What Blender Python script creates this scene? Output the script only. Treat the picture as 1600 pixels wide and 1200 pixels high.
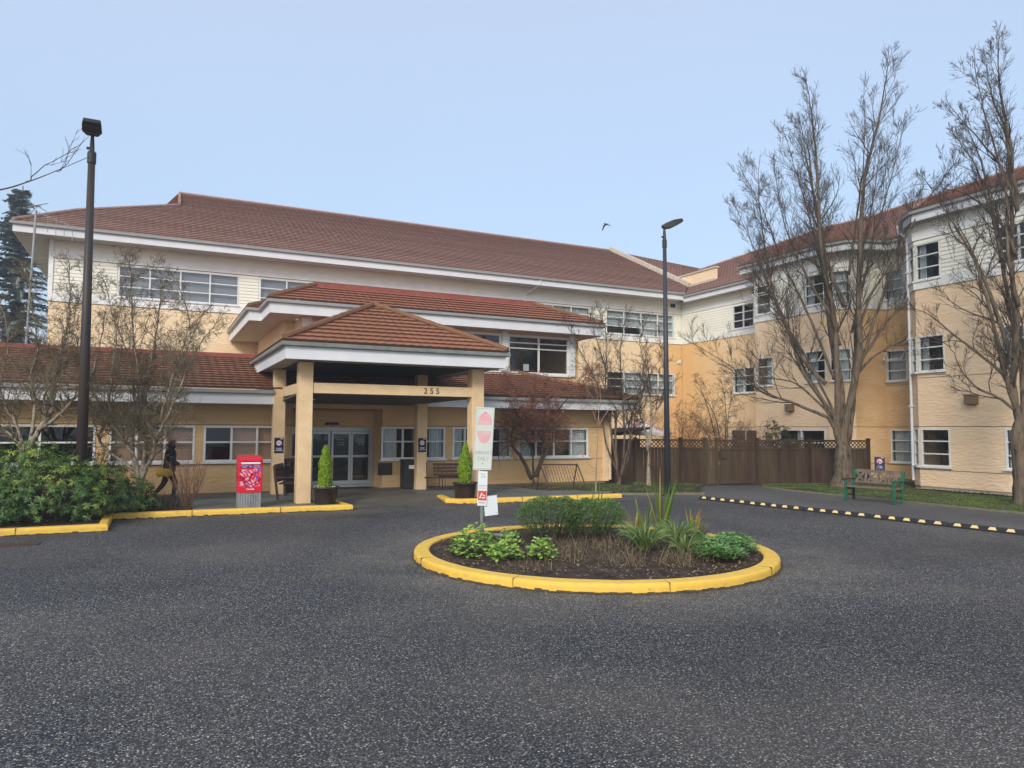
import bpy, math, random
from mathutils import Vector, Matrix, noise
from math import radians, sin, cos, pi, sqrt, ceil

S = bpy.context.scene
C = S.collection
for o in list(bpy.data.objects): bpy.data.objects.remove(o)

# ------------------------------------------------------------------ camera
cam_d = bpy.data.cameras.new('camera'); cam = bpy.data.objects.new('camera', cam_d); C.objects.link(cam)
YAW, PITCH, ROLL = 0.455217946, 0.061277339, 0.0053964038
F = Vector((sin(YAW)*cos(PITCH), cos(YAW)*cos(PITCH), sin(PITCH)))
Rv = Vector((cos(YAW), -sin(YAW), 0)); Uv = Rv.cross(F)
R2 = cos(ROLL)*Rv + sin(ROLL)*Uv; U2 = -sin(ROLL)*Rv + cos(ROLL)*Uv
m = Matrix((R2, U2, -F)).transposed().to_4x4(); m.translation = (0, 0, 2.1)
cam.matrix_world = m
cam_d.sensor_width = 36; cam_d.lens = 36*1145.7065/1600; cam_d.clip_start = .05; cam_d.clip_end = 2000
S.camera = cam

# ------------------------------------------------------------------ sky, sun, exposure (pale overcast morning)
W = bpy.data.worlds.new("World"); S.world = W; W.use_nodes = True
nt = W.node_tree; nt.nodes.clear()
wo = nt.nodes.new('ShaderNodeOutputWorld')
sky = nt.nodes.new('ShaderNodeTexSky'); sky.sky_type = 'NISHITA'; sky.sun_disc = False
SUN_EL, SUN_ROT = radians(31), radians(223)
sky.sun_elevation = SUN_EL; sky.sun_rotation = SUN_ROT; sky.air_density = 1.0; sky.dust_density = 3.0
b1 = nt.nodes.new('ShaderNodeBackground'); b1.inputs['Strength'].default_value = 0.05
nt.links.new(sky.outputs['Color'], b1.inputs['Color'])
# the fog layer that hides the blue: an almost even pale blue, slightly greyer overhead
geo = nt.nodes.new('ShaderNodeTexCoord'); sep = nt.nodes.new('ShaderNodeSeparateXYZ')
nt.links.new(geo.outputs['Generated'], sep.inputs[0])
rmp = nt.nodes.new('ShaderNodeValToRGB')
nt.links.new(sep.outputs['Z'], rmp.inputs[0])
e = rmp.color_ramp.elements
e[0].position = 0.0; e[0].color = (.46, .58, .76, 1)
e[1].position = 1.0; e[1].color = (.62, .67, .76, 1)
x_ = e.new(.28); x_.color = (.47, .60, .79, 1)
x_ = e.new(.55); x_.color = (.56, .65, .81, 1)
nz = nt.nodes.new('ShaderNodeTexNoise'); nz.inputs['Scale'].default_value = 1.6; nz.inputs['Detail'].default_value = 3
nt.links.new(geo.outputs['Generated'], nz.inputs['Vector'])
mr = nt.nodes.new('ShaderNodeMapRange'); mr.inputs[3].default_value = .93; mr.inputs[4].default_value = 1.07
nt.links.new(nz.outputs[0], mr.inputs[0])
mu = nt.nodes.new('ShaderNodeVectorMath'); mu.operation = 'SCALE'
nt.links.new(rmp.outputs[0], mu.inputs[0]); nt.links.new(mr.outputs[0], mu.inputs['Scale'])
b2 = nt.nodes.new('ShaderNodeBackground'); b2.inputs['Strength'].default_value = 0.475
nt.links.new(mu.outputs[0], b2.inputs['Color'])
ad = nt.nodes.new('ShaderNodeAddShader')
nt.links.new(b1.outputs[0], ad.inputs[0]); nt.links.new(b2.outputs[0], ad.inputs[1]); nt.links.new(ad.outputs[0], wo.inputs[0])

sd = bpy.data.lights.new('sun', 'SUN'); sd.energy = 1.5; sd.angle = radians(16); sd.color = (1, .95, .87)
sun = bpy.data.objects.new('sun', sd); C.objects.link(sun)
# sky sun_rotation is measured clockwise from +Y; same direction for the lamp
sdir = Vector((sin(SUN_ROT)*cos(SUN_EL), cos(SUN_ROT)*cos(SUN_EL), sin(SUN_EL)))
sun.rotation_euler = sdir.to_track_quat('Z', 'Y').to_euler()
S.view_settings.view_transform = 'Standard'; S.view_settings.look = 'None'
S.view_settings.exposure = 0.78; S.view_settings.gamma = 1.0; S.view_settings.use_curve_mapping = False
S.render.engine = 'CYCLES'

# ------------------------------------------------------------------ materials
def sock(n, name): return n.inputs[name]
def mat(name, col, rough=.8, col2=None, scale=3.0, amount=.5, bump=0.0, bscale=60, metal=0, spec=.3,
        col3=None, scale3=.6, stretch=(1, 1, 1), bdist=.02, detail=5):
    """Principled with noise-mixed colours and optional bump, in object space"""
    M = bpy.data.materials.new(name); M.use_nodes = True
    t = M.node_tree; N = t.nodes; L = t.links; p = N['Principled BSDF']
    p.inputs['Roughness'].default_value = rough; p.inputs['Metallic'].default_value = metal
    p.inputs['Specular IOR Level'].default_value = spec
    tc = N.new('ShaderNodeTexCoord'); mp = N.new('ShaderNodeMapping'); mp.inputs['Scale'].default_value = stretch
    L.new(tc.outputs['Object'], mp.inputs[0])
    c4 = (*col, 1)
    if col2 is None and col3 is None: p.inputs['Base Color'].default_value = c4
    else:
        cur = None
        base = N.new('ShaderNodeRGB'); base.outputs[0].default_value = c4; cur = base.outputs[0]
        for cc, sc, am, sd_ in ((col2, scale, amount, 0), (col3, scale3, amount, 7)):
            if cc is None: continue
            n = N.new('ShaderNodeTexNoise'); n.inputs['Scale'].default_value = sc; n.inputs['Detail'].default_value = detail
            n.noise_dimensions = '4D'; n.inputs['W'].default_value = sd_
            L.new(mp.outputs[0], n.inputs['Vector'])
            r = N.new('ShaderNodeMapRange'); r.inputs[1].default_value = .5-.22*min(1, 1.0); r.inputs[2].default_value = .72
            r.inputs[4].default_value = am*2 if am < .5 else 1
            L.new(n.outputs[0], r.inputs[0])
            mx = N.new('ShaderNodeMix'); mx.data_type = 'RGBA'
            L.new(r.outputs[0], mx.inputs[0]); L.new(cur, mx.inputs[6]); mx.inputs[7].default_value = (*cc, 1)
            cur = mx.outputs[2]
        L.new(cur, p.inputs['Base Color'])
    if bump:
        n = N.new('ShaderNodeTexNoise'); n.inputs['Scale'].default_value = bscale; n.inputs['Detail'].default_value = 4
        L.new(mp.outputs[0], n.inputs['Vector'])
        b = N.new('ShaderNodeBump'); b.inputs['Strength'].default_value = bump; b.inputs['Distance'].default_value = bdist
        L.new(n.outputs[0], b.inputs['Height']); L.new(b.outputs[0], p.inputs['Normal'])
    return M

def asphalt_mat(name, dark, mid, light, stone=62, stain=(.19, .165, .13), lightness=1.0, worn=False):
    M = bpy.data.materials.new(name); M.use_nodes = True
    t = M.node_tree; N = t.nodes; L = t.links; p = N['Principled BSDF']
    tc = N.new('ShaderNodeTexCoord')
    v = N.new('ShaderNodeTexVoronoi'); v.inputs['Scale'].default_value = stone; v.feature = 'F1'
    L.new(tc.outputs['Object'], v.inputs['Vector'])
    sx = N.new('ShaderNodeSeparateXYZ'); L.new(v.outputs['Color'], sx.inputs[0])
    r = N.new('ShaderNodeValToRGB'); r.color_ramp.interpolation = 'LINEAR'
    E = r.color_ramp.elements; E[0].position = 0; E[0].color = (*dark, 1); E[1].position = 1; E[1].color = (*light, 1)
    a = E.new(.45); a.color = (*mid, 1)
    a = E.new(.72); a.color = (mid[0]*1.5, mid[1]*1.47, mid[2]*1.4, 1)
    a = E.new(.86); a.color = (mid[0]*2.4, mid[1]*2.25, mid[2]*1.95, 1)
    a = E.new(.94); a.color = (light[0]*.62, light[1]*.55, light[2]*.48, 1)
    L.new(sx.outputs[0], r.inputs[0])
    # binder visible between the stones
    gap = N.new('ShaderNodeMapRange'); gap.inputs[1].default_value = .38; gap.inputs[2].default_value = .62
    L.new(v.outputs['Distance'], gap.inputs[0])
    mg = N.new('ShaderNodeMix'); mg.data_type = 'RGBA'; L.new(gap.outputs[0], mg.inputs[0]); L.new(r.outputs[0], mg.inputs[6])
    mg.inputs[7].default_value = (dark[0]*.8, dark[1]*.8, dark[2]*.85, 1)
    # wide worn / damp areas and dusty edges
    n = N.new('ShaderNodeTexNoise'); n.inputs['Scale'].default_value = .22; n.inputs['Detail'].default_value = 6; n.inputs['Distortion'].default_value = .8
    L.new(tc.outputs['Object'], n.inputs['Vector'])
    m1 = N.new('ShaderNodeMapRange'); m1.inputs[1].default_value = .35; m1.inputs[2].default_value = .65; m1.inputs[3].default_value = .78*lightness; m1.inputs[4].default_value = 1.22*lightness
    L.new(n.outputs[0], m1.inputs[0])
    sc = N.new('ShaderNodeVectorMath'); sc.operation = 'SCALE'; L.new(mg.outputs[2], sc.inputs[0]); L.new(m1.outputs[0], sc.inputs['Scale'])
    n2 = N.new('ShaderNodeTexNoise'); n2.inputs['Scale'].default_value = .45; n2.inputs['Detail'].default_value = 7; n2.noise_dimensions = '4D'; n2.inputs['W'].default_value = 3
    L.new(tc.outputs['Object'], n2.inputs['Vector'])
    m2 = N.new('ShaderNodeMapRange'); m2.inputs[1].default_value = .44; m2.inputs[2].default_value = .70; m2.inputs[4].default_value = .45
    L.new(n2.outputs[0], m2.inputs[0])
    n3 = N.new('ShaderNodeTexNoise'); n3.inputs['Scale'].default_value = 40; L.new(tc.outputs['Object'], n3.inputs['Vector'])
    mm = N.new('ShaderNodeMath'); mm.operation = 'MULTIPLY'; L.new(m2.outputs[0], mm.inputs[0]); L.new(n3.outputs[0], mm.inputs[1])
    mx = N.new('ShaderNodeMix'); mx.data_type = 'RGBA'; L.new(mm.outputs[0], mx.inputs[0]); L.new(sc.outputs[0], mx.inputs[6]); mx.inputs[7].default_value = (*stain, 1)
    last = mx.outputs[2]
    if worn:                                           # grit and dry dust swept against the round island and the left kerb
        sp = N.new('ShaderNodeSeparateXYZ'); L.new(tc.outputs['Object'], sp.inputs[0])
        vd = N.new('ShaderNodeVectorMath'); vd.operation = 'DISTANCE'; L.new(tc.outputs['Object'], vd.inputs[0]); vd.inputs[1].default_value = (6.72, 10.62, 0)
        ring = N.new('ShaderNodeMapRange'); ring.inputs[1].default_value = 3.0; ring.inputs[2].default_value = 4.7; ring.inputs[3].default_value = .85; ring.inputs[4].default_value = 0; L.new(vd.outputs['Value'], ring.inputs[0])
        kb = N.new('ShaderNodeMapRange'); kb.inputs[1].default_value = 17.7; kb.inputs[2].default_value = 18.9; kb.inputs[4].default_value = .7; L.new(sp.outputs[1], kb.inputs[0])
        mxm = N.new('ShaderNodeMath'); mxm.operation = 'MAXIMUM'; L.new(ring.outputs[0], mxm.inputs[0]); L.new(kb.outputs[0], mxm.inputs[1])
        nn = N.new('ShaderNodeTexNoise'); nn.inputs['Scale'].default_value = 1.1; nn.inputs['Detail'].default_value = 8; L.new(tc.outputs['Object'], nn.inputs['Vector'])
        nr = N.new('ShaderNodeMapRange'); nr.inputs[1].default_value = .35; nr.inputs[2].default_value = .65; L.new(nn.outputs[0], nr.inputs[0])
        pm = N.new('ShaderNodeMath'); pm.operation = 'MULTIPLY'; L.new(mxm.outputs[0], pm.inputs[0]); L.new(nr.outputs[0], pm.inputs[1])
        sp2 = N.new('ShaderNodeVectorMath'); sp2.operation = 'MULTIPLY_ADD'; L.new(mg.outputs[2], sp2.inputs[0]); sp2.inputs[1].default_value = (1.15, 1.08, .95); sp2.inputs[2].default_value = (.075, .068, .05)
        mk = N.new('ShaderNodeMix'); mk.data_type = 'RGBA'; L.new(pm.outputs[0], mk.inputs[0]); L.new(last, mk.inputs[6]); L.new(sp2.outputs[0], mk.inputs[7]); last = mk.outputs[2]
    L.new(last, p.inputs['Base Color'])
    rr = N.new('ShaderNodeMapRange'); rr.inputs[1].default_value = .3; rr.inputs[2].default_value = .7; rr.inputs[3].default_value = .62; rr.inputs[4].default_value = .9
    L.new(n.outputs[0], rr.inputs[0]); L.new(rr.outputs[0], p.inputs['Roughness'])
    p.inputs['Specular IOR Level'].default_value = .35
    b = N.new('ShaderNodeBump'); b.invert = True; b.inputs['Strength'].default_value = .9; b.inputs['Distance'].default_value = .006
    L.new(v.outputs['Distance'], b.inputs['Height']); L.new(b.outputs[0], p.inputs['Normal'])
    return M

def glass_mat(name, tint=(.75, .8, .82), refl=.16):
    M = bpy.data.materials.new(name); M.use_nodes = True
    t = M.node_tree; N = t.nodes; L = t.links; N.remove(N['Principled BSDF'])
    tr = N.new('ShaderNodeBsdfTransparent'); tr.inputs[0].default_value = (*tint, 1)
    g = N.new('ShaderNodeBsdfGlossy'); g.inputs['Roughness'].default_value = .02; g.inputs[0].default_value = (.9, .93, .95, 1)
    lw = N.new('ShaderNodeLayerWeight'); lw.inputs[0].default_value = .25
    r = N.new('ShaderNodeMapRange'); r.inputs[3].default_value = refl; r.inputs[4].default_value = .6
    L.new(lw.outputs['Fresnel'], r.inputs[0])
    n = N.new('ShaderNodeTexNoise'); n.inputs['Scale'].default_value = .8; tc = N.new('ShaderNodeTexCoord'); L.new(tc.outputs['Object'], n.inputs[0])
    b = N.new('ShaderNodeBump'); b.inputs['Strength'].default_value = .25; b.inputs['Distance'].default_value = .05; L.new(n.outputs[0], b.inputs['Height']); L.new(b.outputs[0], g.inputs['Normal'])
    mx = N.new('ShaderNodeMixShader'); L.new(r.outputs[0], mx.inputs[0]); L.new(tr.outputs[0], mx.inputs[1]); L.new(g.outputs[0], mx.inputs[2])
    L.new(mx.outputs[0], N['Material Output'].inputs[0])
    return M

def leaf_mat(name, a, b, c=None, rough=.5, trans=.15, spec=.4):
    """colour varies leaf to leaf through the per-face random attribute 'rnd'"""
    M = bpy.data.materials.new(name); M.use_nodes = True
    t = M.node_tree; N = t.nodes; L = t.links; p = N['Principled BSDF']
    at = N.new('ShaderNodeAttribute'); at.attribute_name = 'rnd'
    r = N.new('ShaderNodeValToRGB'); E = r.color_ramp.elements
    E[0].color = (*a, 1); E[1].color = (*(c or b), 1)
    if c: q = E.new(.6); q.color = (*b, 1)
    L.new(at.outputs['Fac'], r.inputs[0]); L.new(r.outputs[0], p.inputs['Base Color'])
    p.inputs['Roughness'].default_value = rough; p.inputs['Specular IOR Level'].default_value = spec
    tl = N.new('ShaderNodeBsdfTranslucent'); L.new(r.outputs[0], tl.inputs[0])
    mx = N.new('ShaderNodeMixShader'); mx.inputs[0].default_value = trans
    L.new(p.outputs[0], mx.inputs[1]); L.new(tl.outputs[0], mx.inputs[2]); L.new(mx.outputs[0], N['Material Output'].inputs[0])
    return M

MT = {}
MT['asphalt'] = asphalt_mat('asphalt', (.018, .0195, .024), (.082, .084, .092), (.56, .54, .49), stone=66, worn=True)
MT['path'] = asphalt_mat('path_asphalt', (.05, .052, .056), (.10, .103, .108), (.34, .33, .30), stone=80, stain=(.17, .155, .125), lightness=1.05)
MT['drive'] = mat('drive_concrete', (.085, .08, .076), .6, (.035, .034, .034), .8, .5, bump=.3, bscale=80, bdist=.004, col3=(.15, .135, .11), scale3=1.7, stretch=(.45, 1, 1))
MT['slab'] = mat('slab_concrete', (.115, .125, .118), .75, (.055, .062, .062), 1.0, .5, bump=.3, bscale=90, bdist=.003, col3=(.17, .175, .155), scale3=2.2, stretch=(.6, 1, 1))
MT['slabjoint'] = mat('slab_joint', (.05, .05, .045), .9)
MT['soil'] = mat('soil', (.045, .031, .022), .95, (.12, .082, .056), 14, .5, bump=1, bscale=45, bdist=.03, col3=(.015, .011, .008), scale3=6)
MT['lawn'] = mat('lawn', (.045, .060, .018), .95, (.085, .075, .035), 2.2, .5, bump=.8, bscale=50, bdist=.03, col3=(.03, .04, .012), scale3=7)
MT['edge'] = mat('edge_concrete', (.20, .185, .14), .9, (.11, .115, .06), 3, .5, bump=.4, bscale=60)
MT['yellow'] = mat('kerb_yellow', (.86, .56, .07), .55, (.82, .49, .045), 5, .5, bump=.35, bscale=45, bdist=.006, col3=(.66, .43, .10), scale3=11, detail=7)
_M = MT['yellow']; _N = _M.node_tree.nodes; _L = _M.node_tree.links; _p = _N['Principled BSDF']; _o = _p.inputs['Base Color'].links[0].from_socket
_tc = _N.new('ShaderNodeTexCoord'); _n = _N.new('ShaderNodeTexNoise'); _n.inputs['Scale'].default_value = 9; _n.inputs['Detail'].default_value = 9; _n.inputs['Roughness'].default_value = .7; _L.new(_tc.outputs['Object'], _n.inputs['Vector'])
_r = _N.new('ShaderNodeMapRange'); _r.inputs[1].default_value = .62; _r.inputs[2].default_value = .68; _r.inputs[4].default_value = .85; _L.new(_n.outputs[0], _r.inputs[0])
_x = _N.new('ShaderNodeMix'); _x.data_type = 'RGBA'; _L.new(_r.outputs[0], _x.inputs[0]); _L.new(_o, _x.inputs[6]); _x.inputs[7].default_value = (.26, .21, .13, 1); _L.new(_x.outputs[2], _p.inputs['Base Color'])
MT['kerbwear'] = mat('kerb_foot', (.10, .08, .055), .9, (.05, .045, .04), 9, .5)
def stucco(n, a, b, c=None, grad=None):
    M = mat(n, a, .92, b, .55, .5, bump=.75, bscale=6, bdist=.05, col3=c, scale3=1.3, stretch=(.8, .8, 2.2), detail=7)
    if grad:                                           # the colour turns to a deeper ochre towards one end
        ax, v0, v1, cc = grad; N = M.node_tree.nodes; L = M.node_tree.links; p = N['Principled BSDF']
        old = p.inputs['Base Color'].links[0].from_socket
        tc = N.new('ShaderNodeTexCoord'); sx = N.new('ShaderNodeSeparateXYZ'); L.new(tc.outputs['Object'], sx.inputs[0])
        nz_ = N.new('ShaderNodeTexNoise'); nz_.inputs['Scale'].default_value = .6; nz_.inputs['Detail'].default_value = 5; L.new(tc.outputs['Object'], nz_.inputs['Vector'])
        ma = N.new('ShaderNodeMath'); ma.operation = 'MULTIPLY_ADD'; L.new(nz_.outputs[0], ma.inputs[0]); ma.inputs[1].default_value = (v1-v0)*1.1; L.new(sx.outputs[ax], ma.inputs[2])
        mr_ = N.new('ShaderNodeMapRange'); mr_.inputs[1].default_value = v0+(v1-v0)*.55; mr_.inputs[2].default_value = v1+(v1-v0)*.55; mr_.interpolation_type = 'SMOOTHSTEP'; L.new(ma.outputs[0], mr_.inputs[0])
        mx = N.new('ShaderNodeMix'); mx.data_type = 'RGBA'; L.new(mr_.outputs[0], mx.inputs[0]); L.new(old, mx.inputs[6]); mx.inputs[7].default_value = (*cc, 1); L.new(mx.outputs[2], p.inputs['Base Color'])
    return M
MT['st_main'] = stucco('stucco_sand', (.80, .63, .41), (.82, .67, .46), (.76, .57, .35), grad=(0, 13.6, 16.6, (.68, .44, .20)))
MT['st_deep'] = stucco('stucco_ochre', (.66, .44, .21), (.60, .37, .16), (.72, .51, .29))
MT['st_blend'] = stucco('stucco_blend', (.78, .58, .36), (.80, .62, .41), (.74, .52, .28), grad=(1, 11.0, 14.8, (.70, .45, .20)))
MT['st_bay'] = stucco('stucco_cream', (.80, .61, .41), (.82, .65, .46), (.76, .55, .34))
MT['st_low'] = stucco('stucco_tan', (.64, .44, .23), (.68, .49, .27), (.58, .38, .18))
MT['st_col'] = mat('stucco_column', (.74, .56, .34), .92, (.64, .46, .26), 3, .5, bump=.8, bscale=22, bdist=.02)
MT['st_base'] = mat('foundation', (.30, .27, .21), .95, (.20, .18, .13), 4, .5, bump=.5)
MT['white'] = mat('white_paint', (.68, .70, .73), .55, (.61, .63, .65), 2.5, .5)
MT['frame'] = mat('white_frame', (.72, .74, .73), .4, (.62, .64, .62), 6, .4)
MT['gutter'] = mat('gutter', (.30, .31, .30), .45, (.24, .25, .24), 5, .5, stretch=(.4, 1, 1))
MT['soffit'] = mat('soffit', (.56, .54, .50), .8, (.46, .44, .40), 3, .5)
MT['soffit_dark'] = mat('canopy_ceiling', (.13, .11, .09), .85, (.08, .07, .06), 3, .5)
MT['siding'] = mat('siding', (.80, .79, .70), .65, (.74, .73, .62), 1.6, .5)
MT['trimw'] = mat('board', (.82, .83, .82), .6, (.70, .70, .66), 2, .5)
def roofm(n, a, b, c): return mat(n, a, .85, b, 1.2, .5, bump=.5, bscale=70, bdist=.01, col3=c, scale3=5)
MT['roof_main'] = roofm('roof_tile_brown', (.35, .215, .172), (.41, .255, .205), (.29, .175, .14))
MT['roof_red'] = roofm('roof_tile_red', (.36, .135, .085), (.30, .12, .07), (.21, .10, .06))
MT['roof_canopy'] = roofm('roof_tile_faded', (.34, .135, .085), (.28, .11, .07), (.22, .12, .06))
MT['roof_low'] = roofm('roof_tile_mossy', (.29, .105, .072), (.22, .105, .06), (.15, .09, .05))
MT['moss'] = mat('ridge_moss', (.16, .095, .045), .95, (.22, .10, .06), 4, .5, bump=.6, bscale=30)
MT['flash'] = mat('red_flashing', (.30, .075, .055), .6, (.20, .06, .045), 3, .5)
MT['cap'] = mat('parapet_cap', (.55, .50, .42), .7, (.42, .37, .30), 3, .5)
MT['glass'] = glass_mat('window_glass', (.82, .86, .87), .045)
MT['glass_blue'] = glass_mat('upper_glass', (.76, .77, .78), .08)
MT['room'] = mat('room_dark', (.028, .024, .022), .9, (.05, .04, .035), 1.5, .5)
MT['blind_tan'] = mat('blind_tan', (.82, .52, .34), .7, (.72, .43, .27), 3, .5)
MT['reflection_grey'] = mat('reflection_grey', (.45, .46, .47), .8, (.40, .41, .42), 1, .5)  # flat grey reflection of the upper panes, put into a sheet colour
MT['curtain'] = mat('curtain', (.66, .70, .70), .85, (.50, .54, .54), 5, .5)
MT['groove'] = mat('wall_joint', (.20, .13, .07), .9)
MT['black'] = mat('black_metal', (.018, .018, .02), .5, (.035, .032, .03), 8, .5)
MT['lamp_pole'] = mat('lamp_pole_paint', (.026, .027, .034), .5, (.055, .036, .024), 2.5, .5, stretch=(1, 1, .35), bump=.15, bscale=30)
MT['lamp_pole_blue'] = mat('lamp_pole_slate', (.030, .034, .048), .45, (.045, .045, .055), 2.5, .5, stretch=(1, 1, .35))
MT['lens'] = mat('lamp_lens', (.13, .10, .05), .25, (.08, .06, .03), 9, .5)
MT['rubber'] = mat('rubber', (.018, .018, .019), .75, (.03, .03, .03), 8, .5)
MT['reflector'] = mat('stop_reflector', (.80, .62, .26), .6, (.68, .52, .24), 14, .5)
MT['wood_dark'] = mat('wood_dark', (.060, .028, .018), .75, (.035, .018, .012), 5, .5, stretch=(1, 1, 1), bump=.2)
MT['fence'] = mat('fence_stain', (.050, .018, .012), .8, (.024, .014, .010), 2.2, .5, stretch=(5, 5, .6), bump=.35, bscale=18, bdist=.006, col3=(.075, .055, .03), scale3=.8)
MT['fence_b'] = mat('fence_weathered', (.090, .050, .025), .85, (.045, .027, .015), 2.5, .5, stretch=(5, 5, .6), bump=.35, bscale=18, bdist=.006, col3=(.07, .06, .03), scale3=1)
MT['wood_grey'] = mat('wood_grey', (.20, .155, .12), .85, (.11, .085, .065), 6, .5, stretch=(1, 1, 1), bump=.3, bscale=40, bdist=.006)
MT['green_paint'] = mat('green_paint', (.012, .14, .075), .5, (.008, .08, .045), 6, .5)
def bark_mat(n, a, dark, lich, sc=9, zs=.22, la=.35):
    M = bpy.data.materials.new(n); M.use_nodes = True; t = M.node_tree; N = t.nodes; L = t.links; p = N['Principled BSDF']; p.inputs['Roughness'].default_value = .95; p.inputs['Specular IOR Level'].default_value = .15
    tc = N.new('ShaderNodeTexCoord'); mp = N.new('ShaderNodeMapping'); mp.inputs['Scale'].default_value = (1, 1, zs); L.new(tc.outputs['Object'], mp.inputs[0])
    n1 = N.new('ShaderNodeTexNoise'); n1.inputs['Scale'].default_value = sc; n1.inputs['Detail'].default_value = 7; n1.inputs['Roughness'].default_value = .65; n1.inputs['Distortion'].default_value = .6; L.new(mp.outputs[0], n1.inputs['Vector'])
    r = N.new('ShaderNodeValToRGB'); E = r.color_ramp.elements; E[0].position = .36; E[0].color = (*dark, 1); E[1].position = .66; E[1].color = tuple(min(1, c*1.35) for c in a)+(1,); q = E.new(.48); q.color = (*a, 1); L.new(n1.outputs[0], r.inputs[0])
    n2 = N.new('ShaderNodeTexNoise'); n2.inputs['Scale'].default_value = 4.5; n2.inputs['Detail'].default_value = 6; L.new(tc.outputs['Object'], n2.inputs['Vector'])
    m_ = N.new('ShaderNodeMapRange'); m_.inputs[1].default_value = .56; m_.inputs[2].default_value = .64; m_.inputs[4].default_value = la; L.new(n2.outputs[0], m_.inputs[0])
    mx = N.new('ShaderNodeMix'); mx.data_type = 'RGBA'; L.new(m_.outputs[0], mx.inputs[0]); L.new(r.outputs[0], mx.inputs[6]); mx.inputs[7].default_value = (*lich, 1); L.new(mx.outputs[2], p.inputs['Base Color'])
    b = N.new('ShaderNodeBump'); b.inputs['Strength'].default_value = 1.0; b.inputs['Distance'].default_value = .06; L.new(n1.outputs[0], b.inputs['Height']); L.new(b.outputs[0], p.inputs['Normal'])
    return M
MT['bark'] = bark_mat('bark', (.120, .094, .067), (.034, .026, .019), (.17, .16, .10))
MT['twig'] = mat('twig_bark', (.085, .068, .052), .9, (.055, .043, .033), 9, .5)
MT['bark_pale'] = bark_mat('bark_pale', (.30, .25, .19), (.11, .09, .06), (.10, .10, .06), sc=11, zs=.8, la=.85)
MT['twig_olive'] = mat('twig_olive', (.22, .18, .115), .9, (.12, .10, .06), 5, .5)
MT['bark_dark'] = bark_mat('bark_dark', (.085, .066, .052), (.03, .023, .018), (.13, .12, .09), sc=14, zs=.5, la=.4)
MT['twig_red'] = mat('twig_red', (.19, .10, .065), .85, (.13, .07, .045), 6, .5)
MT['twig_pink'] = mat('twig_pink', (.34, .24, .19), .85, (.24, .17, .12), 6, .5)
MT['leaf_maple'] = leaf_mat('dry_maple_leaf', (.24, .08, .055), (.34, .12, .08), (.20, .10, .07))
MT['leaf_rhodo'] = leaf_mat('rhododendron_leaf', (.016, .052, .010), (.075, .16, .022), (.36, .42, .05), rough=.38, spec=.5)
MT['leaf_dark'] = leaf_mat('dark_hedge_leaf', (.012, .03, .010), (.03, .06, .018))
MT['leaf_cedar'] = leaf_mat('cedar_leaf', (.10, .20, .012), (.22, .36, .025), (.36, .50, .05), trans=.3)
MT['leaf_fine'] = leaf_mat('fine_shrub_leaf', (.07, .13, .03), (.15, .27, .07), (.27, .38, .13))
MT['leaf_bright'] = leaf_mat('strawberry_leaf', (.10, .21, .03), (.26, .45, .07), (.52, .60, .14))
MT['leaf_cover'] = leaf_mat('ground_cover_leaf', (.04, .11, .03), (.12, .27, .07), (.26, .42, .13))
MT['leaf_blade'] = leaf_mat('blade_leaf', (.06, .13, .02), (.14, .24, .04), (.42, .30, .06), trans=.3)
MT['leaf_yel'] = leaf_mat('autumn_blade', (.20, .24, .03), (.55, .33, .05), (.50, .16, .05), trans=.3)
MT['leaf_clump'] = leaf_mat('daylily_blade', (.07, .14, .035), (.17, .27, .08), (.36, .34, .15), trans=.2)
MT['leaf_lav'] = leaf_mat('lavender_leaf', (.10, .11, .09), (.17, .18, .14), (.20, .16, .13))
MT['straw'] = leaf_mat('dead_stem', (.07, .045, .028), (.15, .11, .06), (.30, .25, .14))
MT['grass'] = leaf_mat('grass_blade', (.06, .12, .018), (.11, .21, .03), (.20, .23, .06))
MT['litter'] = leaf_mat('fallen_leaf', (.16, .08, .035), (.30, .17, .08), (.42, .30, .16))
MT['needle_hazed'] = leaf_mat('hazed_conifer_needles', (.15, .20, .195), (.22, .27, .26))  # paled to blue-grey: distance haze is mixed into the needle colour
MT['leaf_laurel'] = leaf_mat('laurel_leaf', (.02, .045, .012), (.05, .085, .02), (.09, .13, .03))
MT['planter'] = mat('planter_brown', (.028, .018, .014), .35, (.05, .035, .028), 5, .5)
MT['mail_red'] = mat('mail_red', (.62, .012, .035), .35)
MT['mail_blue'] = mat('mail_blue', (.02, .035, .22), .4)
MT['mail_grey'] = mat('mail_grey', (.30, .31, .31), .6, (.18, .19, .20), 6, .5)
MT['sign_white'] = mat('sign_white', (.72, .76, .79), .45, (.66, .70, .74), 3, .5)
MT['sign_aged'] = mat('sign_aged', (.62, .65, .61), .55, (.55, .60, .53), 4, .5)
MT['sign_pink'] = mat('sign_pink', (.72, .30, .34), .6, (.70, .46, .47), 12, .5)
MT['sign_faint'] = mat('sign_faint', (.36, .43, .40), .55)
MT['sign_navy'] = mat('sign_navy', (.012, .014, .045), .4)
MT['sign_blue'] = mat('sign_blue', (.010, .024, .11), .4)
MT['sign_red'] = mat('sign_red', (.62, .07, .04), .5)
MT['ink'] = mat('ink', (.03, .03, .035), .6)
MT['galv'] = mat('galvanised', (.34, .38, .37), .5, (.24, .28, .27), 10, .5, metal=.2)
MT['iron'] = mat('rusty_iron', (.045, .030, .025), .7, (.09, .045, .03), 12, .5)
MT['cloth'] = mat('black_cloth', (.010, .010, .013), .9, (.018, .018, .02), 9, .5)
MT['cloth2'] = mat('dark_trousers', (.014, .012, .016), .9)
MT['skin'] = mat('skin', (.42, .24, .16), .6)
MT['bag'] = mat('mustard_bag', (.42, .27, .02), .5, (.32, .19, .015), 7, .5)
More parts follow.
